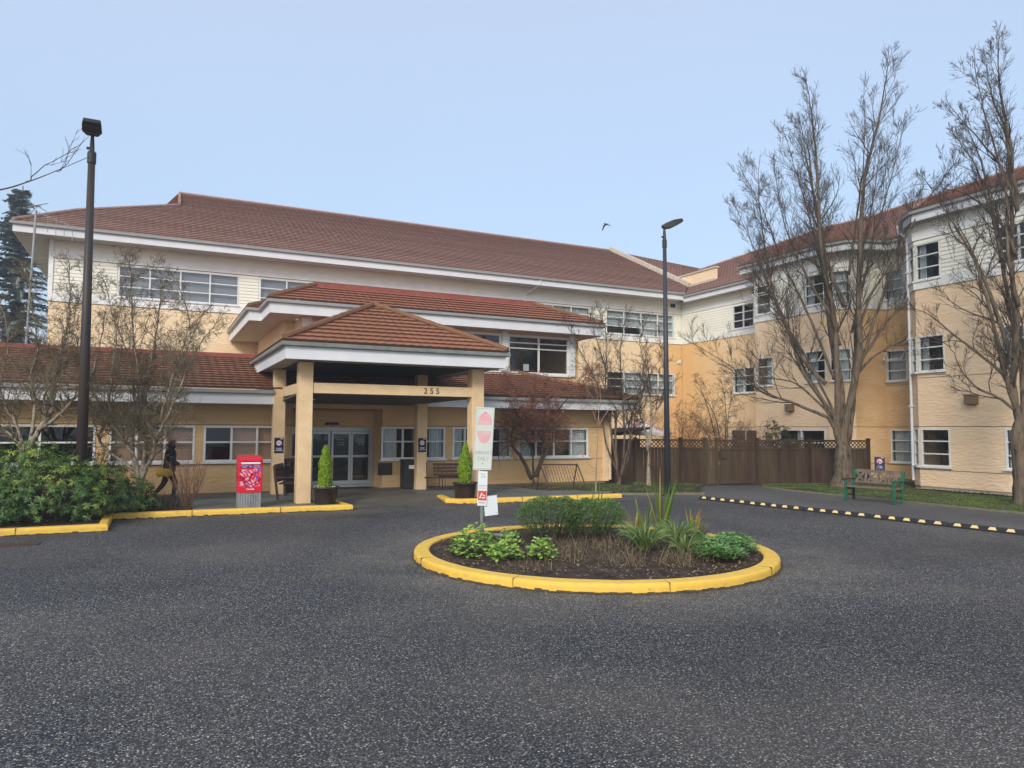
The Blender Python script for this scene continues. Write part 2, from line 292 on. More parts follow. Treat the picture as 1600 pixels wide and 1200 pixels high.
MT['umb'] = mat('umbrella_cloth', (.78, .44, .44), .8, (.70, .36, .37), 2, .5)
MT['umb_w'] = mat('umbrella_pale', (.80, .72, .70), .8)
MT['bird'] = mat('bird_grey', (.30, .32, .36), .8, (.16, .17, .2), 20, .5)
MT['plaque'] = mat('plaque', (.030, .022, .016), .35)
MT['door'] = mat('aluminium', (.40, .42, .42), .35, (.34, .36, .36), 5, .5, metal=.5)
MT['mat'] = mat('door_mat', (.02, .02, .02), .95)
MT['lit'] = mat('ceiling_lamp_glass', (.75, .75, .7), .4)
MT['tanbox'] = mat('lamp_box_tan', (.22, .155, .09), .7, (.15, .10, .06), 5, .5)
MT['rail'] = mat('table_top', (.6, .6, .58), .5)

# ------------------------------------------------------------------ mesh helpers
rnd = random.Random(11)
class MB:
    """collects faces; build() links them as ONE mesh object whose origin is its root's base"""
    def __init__(s): s.v = []; s.f = []; s.r = []; s.mi = None
    def face(s, pts, r=None):
        i = len(s.v); s.v.extend([tuple(p) for p in pts]); s.f.append(tuple(range(i, i+len(pts))))
        s.r.append(rnd.random() if r is None else r)
    def quad(s, a, b, c, d, r=None): s.face((a, b, c, d), r)
    def box(s, x0, y0, z0, x1, y1, z1, M=None):
        P = [(x0, y0, z0), (x1, y0, z0), (x1, y1, z0), (x0, y1, z0), (x0, y0, z1), (x1, y0, z1), (x1, y1, z1), (x0, y1, z1)]
        if M: P = [tuple(M @ Vector(p)) for p in P]
        i = len(s.v); s.v.extend(P)
        for q in ((0, 3, 2, 1), (4, 5, 6, 7), (0, 1, 5, 4), (1, 2, 6, 5), (2, 3, 7, 6), (3, 0, 4, 7)):
            s.f.append(tuple(i+k for k in q)); s.r.append(.5)
    def bar(s, a, b, w, h, up=(0, 0, 1)):
        """rectangular bar from a to b, w across, h along 'up'"""
        a = Vector(a); b = Vector(b); d = (b-a).normalized(); u = Vector(up)
        sx = d.cross(u)
        if sx.length < 1e-4: sx = Vector((1, 0, 0))
        sx.normalize(); u = sx.cross(d)
        P = []
        for q in (a, b):
            for i, j in ((-1, -1), (1, -1), (1, 1), (-1, 1)): P.append(tuple(q+sx*i*w/2+u*j*h/2))
        i = len(s.v); s.v.extend(P)
        for q in ((3, 2, 1, 0), (4, 5, 6, 7), (0, 1, 5, 4), (1, 2, 6, 5), (2, 3, 7, 6), (3, 0, 4, 7)):
            s.f.append(tuple(i+k for k in q)); s.r.append(.5)
    def tube(s, pts, rad, n=6, cap=True):
        pts = [Vector(p) for p in pts]; k = len(pts)
        if not hasattr(rad, '__len__'): rad = [rad]*k
        base = len(s.v); prev = None
        for i, p in enumerate(pts):
            d = (pts[min(i+1, k-1)]-pts[max(i-1, 0)])
            if d.length < 1e-9: d = Vector((0, 0, 1))
            d.normalize()
            if prev is None:
                x = d.cross(Vector((0, 0, 1)) if abs(d.z) < .9 else Vector((1, 0, 0)))
            else:
                x = prev-d*prev.dot(d)
            if x.length < 1e-6: x = Vector((1, 0, 0))
            x.normalize(); prev = x; y = d.cross(x); r = rad[i]
            for j in range(n):
                a = 2*pi*j/n; s.v.append(tuple(p+(x*cos(a)+y*sin(a))*r))
        rr = rnd.random()
        for i in range(k-1):
            for j in range(n):
                j2 = (j+1) % n
                s.f.append((base+i*n+j, base+i*n+j2, base+(i+1)*n+j2, base+(i+1)*n+j)); s.r.append(rr)
        if cap:
            s.f.append(tuple(base+j for j in range(n))[::-1]); s.f.append(tuple(base+(k-1)*n+j for j in range(n))); s.r += [rr, rr]
    def lathe(s, prof, c=(0, 0, 0), n=24, sy=1.0):
        base = len(s.v)
        for r, z in prof:
            for j in range(n):
                a = 2*pi*j/n; s.v.append((c[0]+r*cos(a), c[1]+r*sin(a)*sy, c[2]+z))
        for i in range(len(prof)-1):
            for j in range(n):
                j2 = (j+1) % n
                s.f.append((base+i*n+j, base+i*n+j2, base+(i+1)*n+j2, base+(i+1)*n+j)); s.r.append(.5)
    def poly(s, pts, z0, z1):
        """vertical prism over an xy polygon"""
        n = len(pts); i = len(s.v)
        s.v.extend([(p[0], p[1], z0) for p in pts]+[(p[0], p[1], z1) for p in pts])
        s.f.append(tuple(i+n+k for k in range(n))); s.f.append(tuple(i+k for k in range(n))[::-1]); s.r += [.5, .5]
        for k in range(n):
            k2 = (k+1) % n; s.f.append((i+k, i+k2, i+n+k2, i+n+k)); s.r.append(.5)
    def add(s, verts, faces, M=None):
        i = len(s.v)
        for v in verts: s.v.append(tuple(M @ Vector(v)) if M else tuple(v))
        for f in faces: s.f.append(tuple(i+k for k in f)); s.r.append(.5)
    def build(s, name, m, parent=None, smooth=False, origin=None):
        o3 = Vector((0, 0, 0))
        if parent is not None: o3 = world_of(parent)
        elif origin: o3 = Vector(origin)
        me = bpy.data.meshes.new(name)
        ox, oy, oz = o3
        me.from_pydata([(x-ox, y-oy, z-oz) for x, y, z in s.v], [], s.f)
        me.materials.append(MT[m] if isinstance(m, str) else m)
        at = me.attributes.new('rnd', 'FLOAT', 'FACE'); at.data.foreach_set('value', s.r)
        if smooth: me.polygons.foreach_set('use_smooth', [True]*len(me.polygons))
        me.update()
        o = bpy.data.objects.new(name, me); C.objects.link(o)
        if parent is not None: o.parent = parent
        elif origin: o.location = origin
        return o
def world_of(o):
    """where o's origin stands (only empties and roots carry a location while building)"""
    t = Vector((0, 0, 0))
    while o is not None: t += o.location; o = o.parent
    return t
def tag(o, label=None, cat=None, group=None, kind=None):
    if label: o['label'] = label
    if cat: o['category'] = cat
    if group: o['group'] = group
    if kind: o['kind'] = kind
    return o
def thing(name, label, cat, loc=(0, 0, 0), group=None):
    o = bpy.data.objects.new(name, None); C.objects.link(o); o.location = loc; o.empty_display_size = .2
    return tag(o, label, cat, group)
def struct(mb, name, m, smooth=False, kind='structure'):
    return tag(mb.build(name, m, smooth=smooth), kind=kind)
def children(o): return [c for c in bpy.data.objects if c.parent is o]
def copy_tree(o, parent=None):
    c = o.copy(); C.objects.link(c)
    if parent is not None: c.parent = parent
    for ch in children(o): copy_tree(ch, c)
    return c
def bevel(o, w=.01, seg=2):
    b = o.modifiers.new('bevel', 'BEVEL'); b.width = w; b.segments = seg; b.limit_method = 'ANGLE'
    return o
def text_mesh(txt, size, M, m, parent, name='lettering', ext=.002, align='CENTER', bold=0.0, sx=1.0):
    cu = bpy.data.curves.new('txt', 'FONT'); cu.body = txt; cu.size = size; cu.align_x = align; cu.align_y = 'CENTER'; cu.extrude = ext; cu.offset = bold
    cu.resolution_u = 3
    t = bpy.data.objects.new('txt', cu); C.objects.link(t)
    me = bpy.data.meshes.new_from_object(t.evaluated_get(bpy.context.evaluated_depsgraph_get()))
    b = MB(); b.add([(v.co.x*sx, v.co.y, v.co.z) for v in me.vertices], [tuple(p.vertices) for p in me.polygons], M)
    bpy.data.objects.remove(t); bpy.data.meshes.remove(me)
    return b if parent is None else b.build(name, m, parent)
def frame_M(o, x, up):
    """local x,y(up) -> world plane at o; z = normal"""
    x = Vector(x).normalized(); u = Vector(up).normalized(); n = x.cross(u)
    M = Matrix((x, u, n)).transposed().to_4x4(); M.translation = o
    return M
# ------------------------------------------------------------------ building helpers
def V2(p): return Vector((p[0], p[1]))
def outn(d): return Vector((d.y, -d.x))
def wall(mb, p0, p1, z0, z1, holes=(), reveal=.13):
    p0, p1 = V2(p0), V2(p1); L = (p1-p0).length; d = (p1-p0)/L; n = outn(d)
    us = sorted({0, L, *[h[0] for h in holes], *[h[1] for h in holes]})
    zs = sorted({z0, z1, *[min(max(h[2], z0), z1) for h in holes], *[min(max(h[3], z0), z1) for h in holes]})
    def P(u, z, k=0): q = p0+d*u-n*k; return (q.x, q.y, z)
    for a, b in zip(us, us[1:]):
        for c, e_ in zip(zs, zs[1:]):
            um, zm = (a+b)/2, (c+e_)/2
            if any(h[0] < um < h[1] and h[2] < zm < h[3] for h in holes): continue
            mb.quad(P(a, c), P(b, c), P(b, e_), P(a, e_))
    for h in holes:
        a, b, c, e_ = h[:4]
        if e_ <= z0 or c >= z1: continue
        c = max(c, z0); e_ = min(e_, z1); k = reveal
        mb.quad(P(a, c), P(a, c, k), P(b, c, k), P(b, c)); mb.quad(P(a, e_), P(b, e_), P(b, e_, k), P(a, e_, k))
        mb.quad(P(a, c), P(a, e_), P(a, e_, k), P(a, c, k)); mb.quad(P(b, c), P(b, c, k), P(b, e_, k), P(b, e_))
def siding(mb, p0, p1, z0, z1, holes=(), pitch=.14):
    p0, p1 = V2(p0), V2(p1); L = (p1-p0).length; d = (p1-p0)/L; n = outn(d)
    def P(u, z, k=0): q = p0+d*u+n*k; return (q.x, q.y, z)
    N = max(1, round((z1-z0)/pitch)); h = (z1-z0)/N
    for i in range(N):
        a, b = z0+i*h, z0+(i+1)*h
        cuts = [(0, L)]
        for H in holes:
            if H[2]-.02 < (a+b)/2 < H[3]+.02:
                new = []
                for (x, y) in cuts:
                    if H[0]-.05 > x: new.append((x, min(y, H[0]-.05)))
                    if H[1]+.05 < y: new.append((max(x, H[1]+.05), y))
                cuts = [c for c in new if c[1]-c[0] > .01]
        for (x, y) in cuts:
            mb.quad(P(x, a, .032), P(y, a, .032), P(y, b, .006), P(x, b, .006))
            mb.quad(P(x, a, .002), P(y, a, .002), P(y, a, .032), P(x, a, .032))
def window(parent, p0, p1, u0, u1, z0, z1, cols=2, rows=(.5,), glass='glass', blind=None, sill=True, fw=.055, label=None, inset=.03, open_=None):
    """a framed window in the wall p0-p1: frame > pane, blind or curtain, sill"""
    p0, p1 = V2(p0), V2(p1); d = (p1-p0).normalized(); n = outn(d)
    def P(u, z, k=0): q = p0+d*u+n*k; return Vector((q.x, q.y, z))
    M = Matrix(((d.x, n.x, 0, 0), (d.y, n.y, 0, 0), (0, 0, 1, 0), (0, 0, 0, 1))); M.translation = (p0.x, p0.y, 0)
    f = MB(); k0, k1 = -inset-.05, -inset+.045
    def bx(a, c, b, e_, q0=k0, q1=k1): f.box(a, q0, c, b, q1, e_, M)
    bx(u0, z0, u0+fw, z1); bx(u1-fw, z0, u1, z1); bx(u0+fw, z0, u1-fw, z0+fw); bx(u0+fw, z1-fw, u1-fw, z1)
    if isinstance(cols, int): cols = [i/cols for i in range(1, cols)]
    us = [u0+fw]+[u0+(u1-u0)*c for c in cols]+[u1-fw]
    for c in us[1:-1]: bx(c-.03, z0+fw, c+.03, z1-fw, k0+.002, k1-.004)
    for i, (a, b) in enumerate(zip(us, us[1:])):
        x = a+(0 if i == 0 else .03); y = b-(0 if i == len(us)-2 else .03)
        for r in rows: zz = z0+(z1-z0)*r; bx(x, zz-.022, y, zz+.022, k0+.004, k1-.010)
    w = f.build('window', 'frame', parent)
    if label: w['label'] = label
    g = MB(); kk = -inset-.01
    g.quad(P(u0+.02, z0+.02, kk), P(u1-.02, z0+.02, kk), P(u1-.02, z1-.02, kk), P(u0+.02, z1-.02, kk)); g.build('pane', glass, w)
    if blind:
        b = MB(); kind = blind[0]; q = -inset-.14
        for (i, spec) in enumerate(blind[1]):          # spec: (col index, from, to) in fractions of the column
            ci, fa, fb, zt, zb = spec
            a = us[ci]; c = us[ci+1]; x0 = a+(c-a)*fa; x1 = a+(c-a)*fb; zz0 = z0+(z1-z0)*zb; zz1 = z0+(z1-z0)*zt
            if kind == 'slats':
                nn = int((zz1-zz0)/.045)
                for j in range(nn):
                    z = zz1-(j+1)*.045
                    b.quad(P(x0, z, q), P(x1, z, q), P(x1, z+.041, q-.022), P(x0, z+.041, q-.022))
            elif kind == 'flat':
                b.quad(P(x0, zz0, q), P(x1, zz0, q), P(x1, zz1, q), P(x0, zz1, q))  # even sheet behind the pane; its grey imitates a reflection
            else:
                m_ = max(6, int((x1-x0)/.02)); ph = rnd.random()*9
                def off(t): return .022*sin(t*(x1-x0)*70+ph)+.012*sin(t*(x1-x0)*31+ph*2)
                for j in range(m_):
                    t0, t1 = j/m_, (j+1)/m_
                    b.quad(P(x0+(x1-x0)*t0, zz0, q+off(t0)), P(x0+(x1-x0)*t1, zz0, q+off(t1)), P(x0+(x1-x0)*t1, zz1, q+off(t1)), P(x0+(x1-x0)*t0, zz1, q+off(t0)))
        b.build('curtain' if kind == 'curtain' else 'blind', blind[2], w)
    if sill:
        s = MB(); s.box(u0-.05, k1+.001, z0-.055, u1+.05, k1+.075, z0-.002, M); s.build('sill', 'frame', w)
    if open_ is not None:                              # an awning sash pushed open in column open_
        a, b = us[open_]+.01, us[open_+1]-.01; h = (z1-z0)/3; o_ = MB()
        t, bt = P((a+b)/2, z1-.04, k1+.005), P((a+b)/2, z1-h*.93, k1+.30)
        for x in (a, b): 
            o_.bar(P(x, z1-.04, k1+.01), P(x, z1-h*.93, k1+.28), .04, .04)
        o_.bar(P(a, z1-.04, k1+.01), P(b, z1-.04, k1+.01), .04, .04); o_.bar(P(a, z1-h*.93, k1+.28), P(b, z1-h*.93, k1+.28), .04, .04)
        ow = o_.build('open_sash', 'frame', w)
    return w
def offset(pts, k):
    pts = [V2(p) for p in pts]; out = []
    for i, p in enumerate(pts):
        ns = []
        if i > 0: ns.append(outn((p-pts[i-1]).normalized()))
        if i < len(pts)-1: ns.append(outn((pts[i+1]-p).normalized()))
        if len(ns) == 1: out.append(p+ns[0]*k)
        else:
            b = (ns[0]+ns[1]).normalized(); out.append(p+b*k/max(.35, b.dot(ns[0])))
    return out
def eave(parent, outer, inner, ztop, zbot, mats=('gutter', 'white', 'soffit'), gut=True, zs=None):
    """gutter, fascia board and soffit along an eave; zs gives per-point height offsets"""
    zs = zs or [0]*len(outer)
    o0 = [V2(p) for p in outer]; oi = offset(outer, -.03); og = offset(outer, .11); ogi = offset(outer, .095)
    g, f, s = MB(), MB(), MB()
    def q3(p, z): return (p.x, p.y, z)
    for i in range(len(o0)-1):
        a, b = i, i+1; za, zb = ztop+zs[a], ztop+zs[b]; ba, bb = zbot+zs[a], zbot+zs[b]
        # gutter trough: face with a rolled lip, bottom
        g.quad(q3(og[a], za-.10), q3(og[b], zb-.10), q3(og[b], zb+.0), q3(og[a], za+.0))
        g.quad(q3(og[a], za), q3(og[b], zb), q3(ogi[b], zb), q3(ogi[a], za)); g.quad(q3(ogi[a], za), q3(ogi[b], zb), q3(ogi[b], zb-.09), q3(ogi[a], za-.09))
        g.quad(q3(o0[a], za-.125), q3(o0[b], zb-.125), q3(og[b], zb-.10), q3(og[a], za-.10))
        g.quad(q3(ogi[a], za-.085), q3(ogi[b], zb-.085), q3(o0[b], zb-.085), q3(o0[a], za-.085))
        f.quad(q3(o0[a], ba), q3(o0[b], bb), q3(o0[b], zb-.02), q3(o0[a], za-.02)); f.quad(q3(oi[a], ba), q3(oi[b], bb), q3(o0[b], bb), q3(o0[a], ba))
        f.quad(q3(oi[a], ba), q3(oi[a], za-.02), q3(oi[b], zb-.02), q3(oi[b], bb))
        ia, ib = V2(inner[a]), V2(inner[b])
        s.quad(q3(oi[a], ba+.03), q3(oi[b], bb+.03), q3(ib, bb+.03), q3(ia, ba+.03))
    for k in (0, -1):                                  # close the ends
        za, ba = ztop+zs[k], zbot+zs[k]
        g.quad(q3(o0[k], za-.12), q3(og[k], za-.10), q3(og[k], za), q3(o0[k], za)); f.quad(q3(oi[k], ba), q3(o0[k], ba), q3(o0[k], za-.02), q3(oi[k], za-.02))
    if gut: g.build('gutter', mats[0], parent)
    f.build('fascia', mats[1], parent); s.build('soffit', mats[2], parent)
def tiles(mb, B0, B1, T1, T0, course=.37, lift=.055, wave=.014, per=.26, jit=.004):
    """courses of wavy pressed tiles over the quad B0-B1 (eave) to T0-T1 (ridge)"""
    B0, B1, T0, T1 = map(Vector, (B0, B1, T0, T1))
    n = max(1, round(((T0+T1)/2-(B0+B1)/2).length/course))
    ud = (B1-B0) if (B1-B0).length > (T1-T0).length else (T1-T0)
    ud = Vector((ud.x, ud.y, 0)).normalized(); up = ((T0+T1)/2-(B0+B1)/2).normalized(); N = ud.cross(up).normalized()
    if N.z < 0: N = -N
    for j in range(n):
        s0, s1 = j/n, (j+1)/n
        L0, R0 = B0.lerp(T0, s0), B1.lerp(T1, s0); L1, R1 = B0.lerp(T0, min(1, s1+.02)), B1.lerp(T1, min(1, s1+.02))
        W_ = max((R0-L0).length, (R1-L1).length); m_ = max(1, ceil(W_/.065)); base = len(mb.v); jt = (rnd.random()-.5)*jit*2; ph = rnd.random()*.05
        for i in range(m_+1):
            t = i/m_; p = L0.lerp(R0, t); q = L1.lerp(R1, t)
            w = wave*(.5+.5*sin(2*pi*(p.dot(ud)+ph)/per))
            lf = N*(lift+w+jt)
            mb.v.append(tuple(p+lf)); mb.v.append(tuple(q+N*(w*.6))); mb.v.append(tuple(p+N*(w*.2)+up*.035-N*.01))
        for i in range(m_):
            a = base+i*3; b = a+3; r = rnd.random()
            mb.f.append((a, b, b+1, a+1)); mb.f.append((a, a+2, b+2, b)); mb.r += [r, r]
def ridge(mb, pts, r=.09):
    """half-round ridge caps laid end to end"""
    for a, b in zip(pts, pts[1:]):
        a, b = Vector(a), Vector(b); n = max(1, round((b-a).length/.38))
        for i in range(n):
            p, q = a.lerp(b, i/n), a.lerp(b, (i+1.08)/n); mb.tube([p+Vector((0, 0, .03)), q+Vector((0, 0, .03))], [r*1.12, r*.92], 7)

def lerp(a, b, t): return a+(b-a)*t
# ------------------------------------------------------------------ three-storey main block
ZB = 7.28                                              # top of the stucco, foot of the white siding
main = thing('care_home_building', 'long three storey care home block with white siding above sand stucco and brown tiled roof', 'building', (12, 35.3, 0))
p0, p1 = (-4.0, 35.3), (28.9, 35.3); X0 = -4.0
wins3 = [(-1.5, 3.35), (4.26, 9.1), (10.1, 14.95), (16.0, 17.0), (17.35, 22.17), (23.3, 28.18)]
h3 = [(a-X0, b-X0, 7.64, 9.02) for a, b in wins3]
h2 = [(23.3-X0, 28.2-X0, 4.16, 5.46)]
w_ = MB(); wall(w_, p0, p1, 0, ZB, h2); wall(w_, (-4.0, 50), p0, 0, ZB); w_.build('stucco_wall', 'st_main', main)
w_ = MB(); wall(w_, p0, p1, ZB, 10, h3); siding(w_, p0, p1, ZB+.34, 9.08, h3); siding(w_, p0, p1, 9.42, 9.84)
wall(w_, (-4.0, 50), p0, ZB, 10); siding(w_, (-4.0, 50), p0, ZB+.34, 9.84); w_.build('siding_wall', 'siding', main)
w_ = MB()
for a, b, c, d_ in ((-4.0, 28.75, ZB-.01, ZB+.34), (-4.0, 28.75, 9.09, 9.42)):
    w_.box(a, 35.3-.045, c, b, 35.298, d_)
w_.box(-4.05, 35.24, ZB, -3.88, 35.36, 9.84); w_.box(-4.045, 35.5, ZB, -4.0, 50, ZB+.34)
w_.build('trim_board', 'trimw', main)
w_ = MB(); w_.box(-4, 35.28, 9.415, 28.75, 35.299, 9.432); w_.box(-4, 35.28, 9.07, 28.75, 35.299, 9.088); w_.box(-4.0, 35.285, ZB-.03, 28.75, 35.299, ZB-.012); w_.build('joint', 'groove', main)
for i, (a, b) in enumerate(wins3):
    if i == 3: window(main, p0, p1, a-X0, b-X0, 7.64, 9.02, 1, (.5,), blind=('flat', [(0, 0, 1, 1, 0)], 'reflection_grey')); continue
    if i < 3: window(main, p0, p1, a-X0, b-X0, 7.64, 9.02, 4, (1/3, 2/3), 'glass_blue', ('flat', [(k, 0, 1, 1, 0) for k in range(4)], 'reflection_grey'), label='wide window of twelve panes with a grey reflection coloured onto sheets behind' if i == 0 else None)
    else: window(main, p0, p1, a-X0, b-X0, 7.64, 9.02, 4, (.33, .70), 'glass', ('curtain', [(k, 0, 1, 1, (.34 if k < 2 else 0)) for k in range(4)], 'curtain'))
window(main, p0, p1, 23.3-X0, 28.2-X0, 4.16, 5.46, 4, (.33, .68), 'glass', ('curtain', [(1, 0, 1, 1, 0), (2, 0, 1, 1, 0), (3, 0, 1, 1, 0)], 'curtain'))
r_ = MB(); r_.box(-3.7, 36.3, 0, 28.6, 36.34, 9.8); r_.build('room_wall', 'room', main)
eave(main, [(-5.2, 50), (-5.2, 34.3), (28.15, 34.3)], [(-4.0, 50), (-4.0, 35.3), (28.15, 35.3)], 10.2, 9.80)
RT = MB(); sl = .5
def mz(y): return 10.2+sl*(y-34.3)
strips = [(34.22, -5.28, 28.07), (36.2, -3.93, 30.0), (37.1, -3.29, 29.95), (40.68, .79, 29.6), (43.8, .96, 29.36)]
def edge(y, k):
    for p, q in zip(strips, strips[1:]):
        if y <= q[0]+1e-6: return lerp(p[k], q[k], (y-p[0])/(q[0]-p[0]))
    return strips[-1][k]
NR = 32; ys = [lerp(34.22, 43.8, i/NR) for i in range(NR+1)]
for ya, yb in zip(ys, ys[1:]):
    tiles(RT, (edge(ya, 1), ya, mz(ya)), (edge(ya, 2), ya, mz(ya)), (edge(yb, 2), yb, mz(yb)), (edge(yb, 1), yb, mz(yb)), course=1, lift=.055, wave=.008, per=.30)
rf = RT.build('roof', 'roof_main', main)
q = MB()
q.face([(-5.2, 34.3, 10.15), (-5.2, 53.3, 10.15), (.79, 46.9, 13.36), (.79, 40.68, 13.36), (-3.3, 37.1, 11.55)]); q.face([(.85, 40.68, 13.36), (.96, 43.8, 14.95), (.85, 46.9, 13.36)])
q.quad((.85, 43.8, 14.93), (29.4, 43.8, 14.93), (30, 53.3, 10.15), (-5.2, 53.3, 10.15)); q.build('rear_roof', 'roof_main', main)
q = MB(); ridge(q, [(-5.2, 34.3, 10.25), (-3.3, 37.1, 11.63), (.79, 40.68, 13.42)], .07); ridge(q, [(.9, 40.68, 13.5), (.96, 43.8, 14.98), (29.4, 43.8, 14.98)], .07); q.build('ridge_cap', 'roof_main', rf)
q = MB()                                               # pale fire-wall coping that climbs the roof slope
a, b = Vector((29.95, 35.9, mz(35.9))), Vector((29.4, 43.9, mz(43.9)))
q.bar(a+Vector((0, 0, .12)), b+Vector((0, 0, .12)), .34, .30); q.build('parapet_coping', 'cap', main)
q = MB(); q.box(30.05, 33.7, 10.9, 30.20, 37.6, 11.85); q.build('parapet_wall', 'st_bay', main)
q = MB(); q.box(29.98, 33.62, 11.83, 30.28, 37.7, 11.92); q.bar((29.99, 33.7, 11.10), (29.99, 36.3, 11.10), .10, .16); q.build('parapet_trim', 'cap', main)
q = MB(); tiles(q, (30.3, 37.5, 11.7), (37, 37.5, 11.7), (40.5, 46, 15.05), (31.0, 46, 15.6)); q.quad((30.3, 33.5, 11.0), (37, 33.5, 11.0), (37, 37.6, 11.7), (30.3, 37.6, 11.7)); q.build('link_roof', 'roof_main', main)
q = MB()                                               # downpipe off the long eave
q.tube([(18.45, 34.25, 10.1), (18.45, 34.3, 9.85), (18.1, 35.1, 9.5), (18.0, 35.22, 9.35), (18.0, 35.22, 7.9)], .045, 8); q.build('downpipe', 'white', main)
q = MB(); q.box(28.38, 35.22, 6.10, 28.62, 35.3, 6.36); q.box(28.44, 35.2, 6.15, 28.56, 35.23, 6.31); q.build('wall_vent', 'frame', main)
q = MB(); q.box(27.9, 35.26, 9.5, 28.25, 35.28, 9.72); q.build('soffit_vent', 'black', main)

# ------------------------------------------------------------------ right wing with its stepped bays
wing = thing('building_wing', 'right hand wing with stepped cream stucco bays, white siding and a brown tiled roof', 'building', (26, 20, 0))
FP = [(28.75, 35.25), (28.75, 26.4), (25.95, 26.4), (25.95, 22.2), (26.5, 21.3), (27.97, 20.95), (28.0, 17.95), (25.4, 17.95), (25.0, 17.45), (25.0, 2.0)]
MATS = ['st_blend', 'st_bay', 'st_bay', 'st_bay', 'st_deep', 'st_deep', 'st_bay', 'st_bay', 'st_bay']
def seglen(i): return (V2(FP[i+1])-V2(FP[i])).length
def uy(i, y): return FP[i][1]-y                        # distance along a segment that runs towards -y
cu = lambda *a: ('curtain', list(a), 'curtain')
WN = {0: [(29.3, 30.9, 7.66, 8.98, 2, (1/3, 2/3), None, None, 0), (29.3, 30.9, 4.12, 5.5, 2, (1/3, 2/3), cu((0, 0, 1, 1, 0)), None, 0), (28.9, 31.2, .85, 2.15, 2, (.5,), None, None, 0)],
      2: [(25.35, 26.28, 7.62, 9.0, 1, (1/3, 2/3), None, 0, 0), (25.3, 26.3, 4.2, 5.55, 1, (1/3, 2/3), cu((0, .5, 1, 1, 0)), None, 0),
          (22.3, 23.36, 7.6, 8.95, 1, (1/3, 2/3), cu((0, 0, .35, 1, 0)), None, 0), (22.3, 23.4, 4.22, 5.6, 1, (1/3, 2/3), cu((0, 0, .5, 1, 0)), 0, 0), (22.4, 25.0, 1.0, 2.15, 2, (.5,), cu((0, .7, 1, 1, 0)), None, 0)],
      5: [(20.0, 20.93, 7.67, 8.92, 1, (1/3, 2/3), cu((0, 0, 1, 1, 0)), None, 0), (19.95, 20.91, 4.2, 5.5, 1, (1/3, 2/3), cu((0, 0, 1, 1, 0)), 0, 0), (19.7, 20.8, .8, 2.17, 1, (1/3, 2/3), cu((0, 0, 1, 1, 0)), None, 0)],
      8: [(16.45, 17.4, 7.58, 8.93, 1, (1/3, 2/3), cu((0, 0, .3, 1, 0)), None, 0), (16.4, 17.38, 4.24, 5.55, 1, (1/3, 2/3), cu((0, 0, .25, 1, 0)), None, 0), (16.3, 17.38, .85, 2.2, 1, (1/3, 2/3), None, None, 0),
          (13.1, 14.55, 7.6, 8.9, 2, (1/3, 2/3), None, None, 0), (13.0, 14.47, 4.25, 5.57, 2, (1/3, 2/3), cu((0, 0, .3, 1, 0)), None, 0), (12.9, 14.46, .88, 2.2, 2, (1/3, 2/3), cu((0, 0, 1, 1, 0)), None, 0),
          (8.5, 10.5, 7.6, 8.9, 2, (1/3, 2/3), None, None, 0), (8.5, 10.5, 4.25, 5.57, 2, (1/3, 2/3), None, None, 0), (8.5, 10.5, .88, 2.2, 2, (1/3, 2/3), None, None, 0)]}
CH = {3: [(.10, .92, 7.6, 8.95), (.10, .92, 4.22, 5.6)], 7: [(.10, .60, 7.58, 8.93), (.10, .60, 4.24, 5.55), (.10, .60, .85, 2.2)]}
groove = MB(); trim = MB(); sid = MB(); base = MB(); mats_ = {}
for i in range(len(FP)-1):
    a, b = FP[i], FP[i+1]; d_ = (V2(b)-V2(a)).normalized(); n_ = outn(d_); L_ = seglen(i)
    hs = []
    for w in WN.get(i, []): hs.append((uy(i, w[1]), uy(i, w[0]), w[2], w[3]))
    for w in CH.get(i, []): hs.append(w)
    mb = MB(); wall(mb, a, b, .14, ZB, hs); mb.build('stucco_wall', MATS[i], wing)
    wall(sid, a, b, ZB, 9.9, hs); siding(sid, a, b, ZB+.34, 9.06, hs); siding(sid, a, b, 9.42, 9.70)
    M = Matrix(((d_.x, n_.x, 0, 0), (d_.y, n_.y, 0, 0), (0, 0, 1, 0), (0, 0, 0, 1))); M.translation = (a[0], a[1], 0)
    e0 = .0 if i not in (2, 8) else -.02
    trim.box(-.03, .002, ZB-.01, L_+.03, .045+.002*(i % 3), ZB+.33, M); trim.box(-.03, .002, 9.08, L_+.03, .045+.002*(i % 3), 9.41, M)
    for zz in (2.26, .72 if i != 0 else .74): groove.box(0, .001, zz, L_, .007, zz+.022, M)
    if i in (2, 8, 5): groove.box(0, .001, 4.02, L_, .006, 4.038, M)
    base.box(0, -.10, -.05, L_, -.012, .15, M)
sid.build('siding_wall', 'siding', wing); trim.build('trim_board', 'trimw', wing); groove.build('joint', 'groove', wing); base.build('foundation', 'st_base', wing)
for i, ws in WN.items():
    for w in ws: window(wing, FP[i], FP[i+1], uy(i, w[1]), uy(i, w[0]), w[2], w[3], w[4], w[5], 'glass', w[6], open_=w[7])
for i, ws in CH.items():
    for w in ws: window(wing, FP[i], FP[i+1], w[0], w[1], w[2], w[3], 1, (1/3, 2/3), 'glass', cu((0, .1, .9, 1, 0)), fw=.045)
rm = offset(FP, -.9); r_ = MB()
for a, b in zip(rm, rm[1:]): r_.quad((a.x, a.y, 0), (b.x, b.y, 0), (b.x, b.y, 9.8), (a.x, a.y, 9.8))
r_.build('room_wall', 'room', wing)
EO = [(28.15, 34.3), (28.15, 26.95), (25.55, 26.95), (25.55, 21.95), (25.85, 21.05), (26.4, 20.62), (27.45, 20.35), (27.55, 18.95), (26.2, 18.75), (25.0, 17.85), (24.55, 17.2), (24.55, 2.0)]
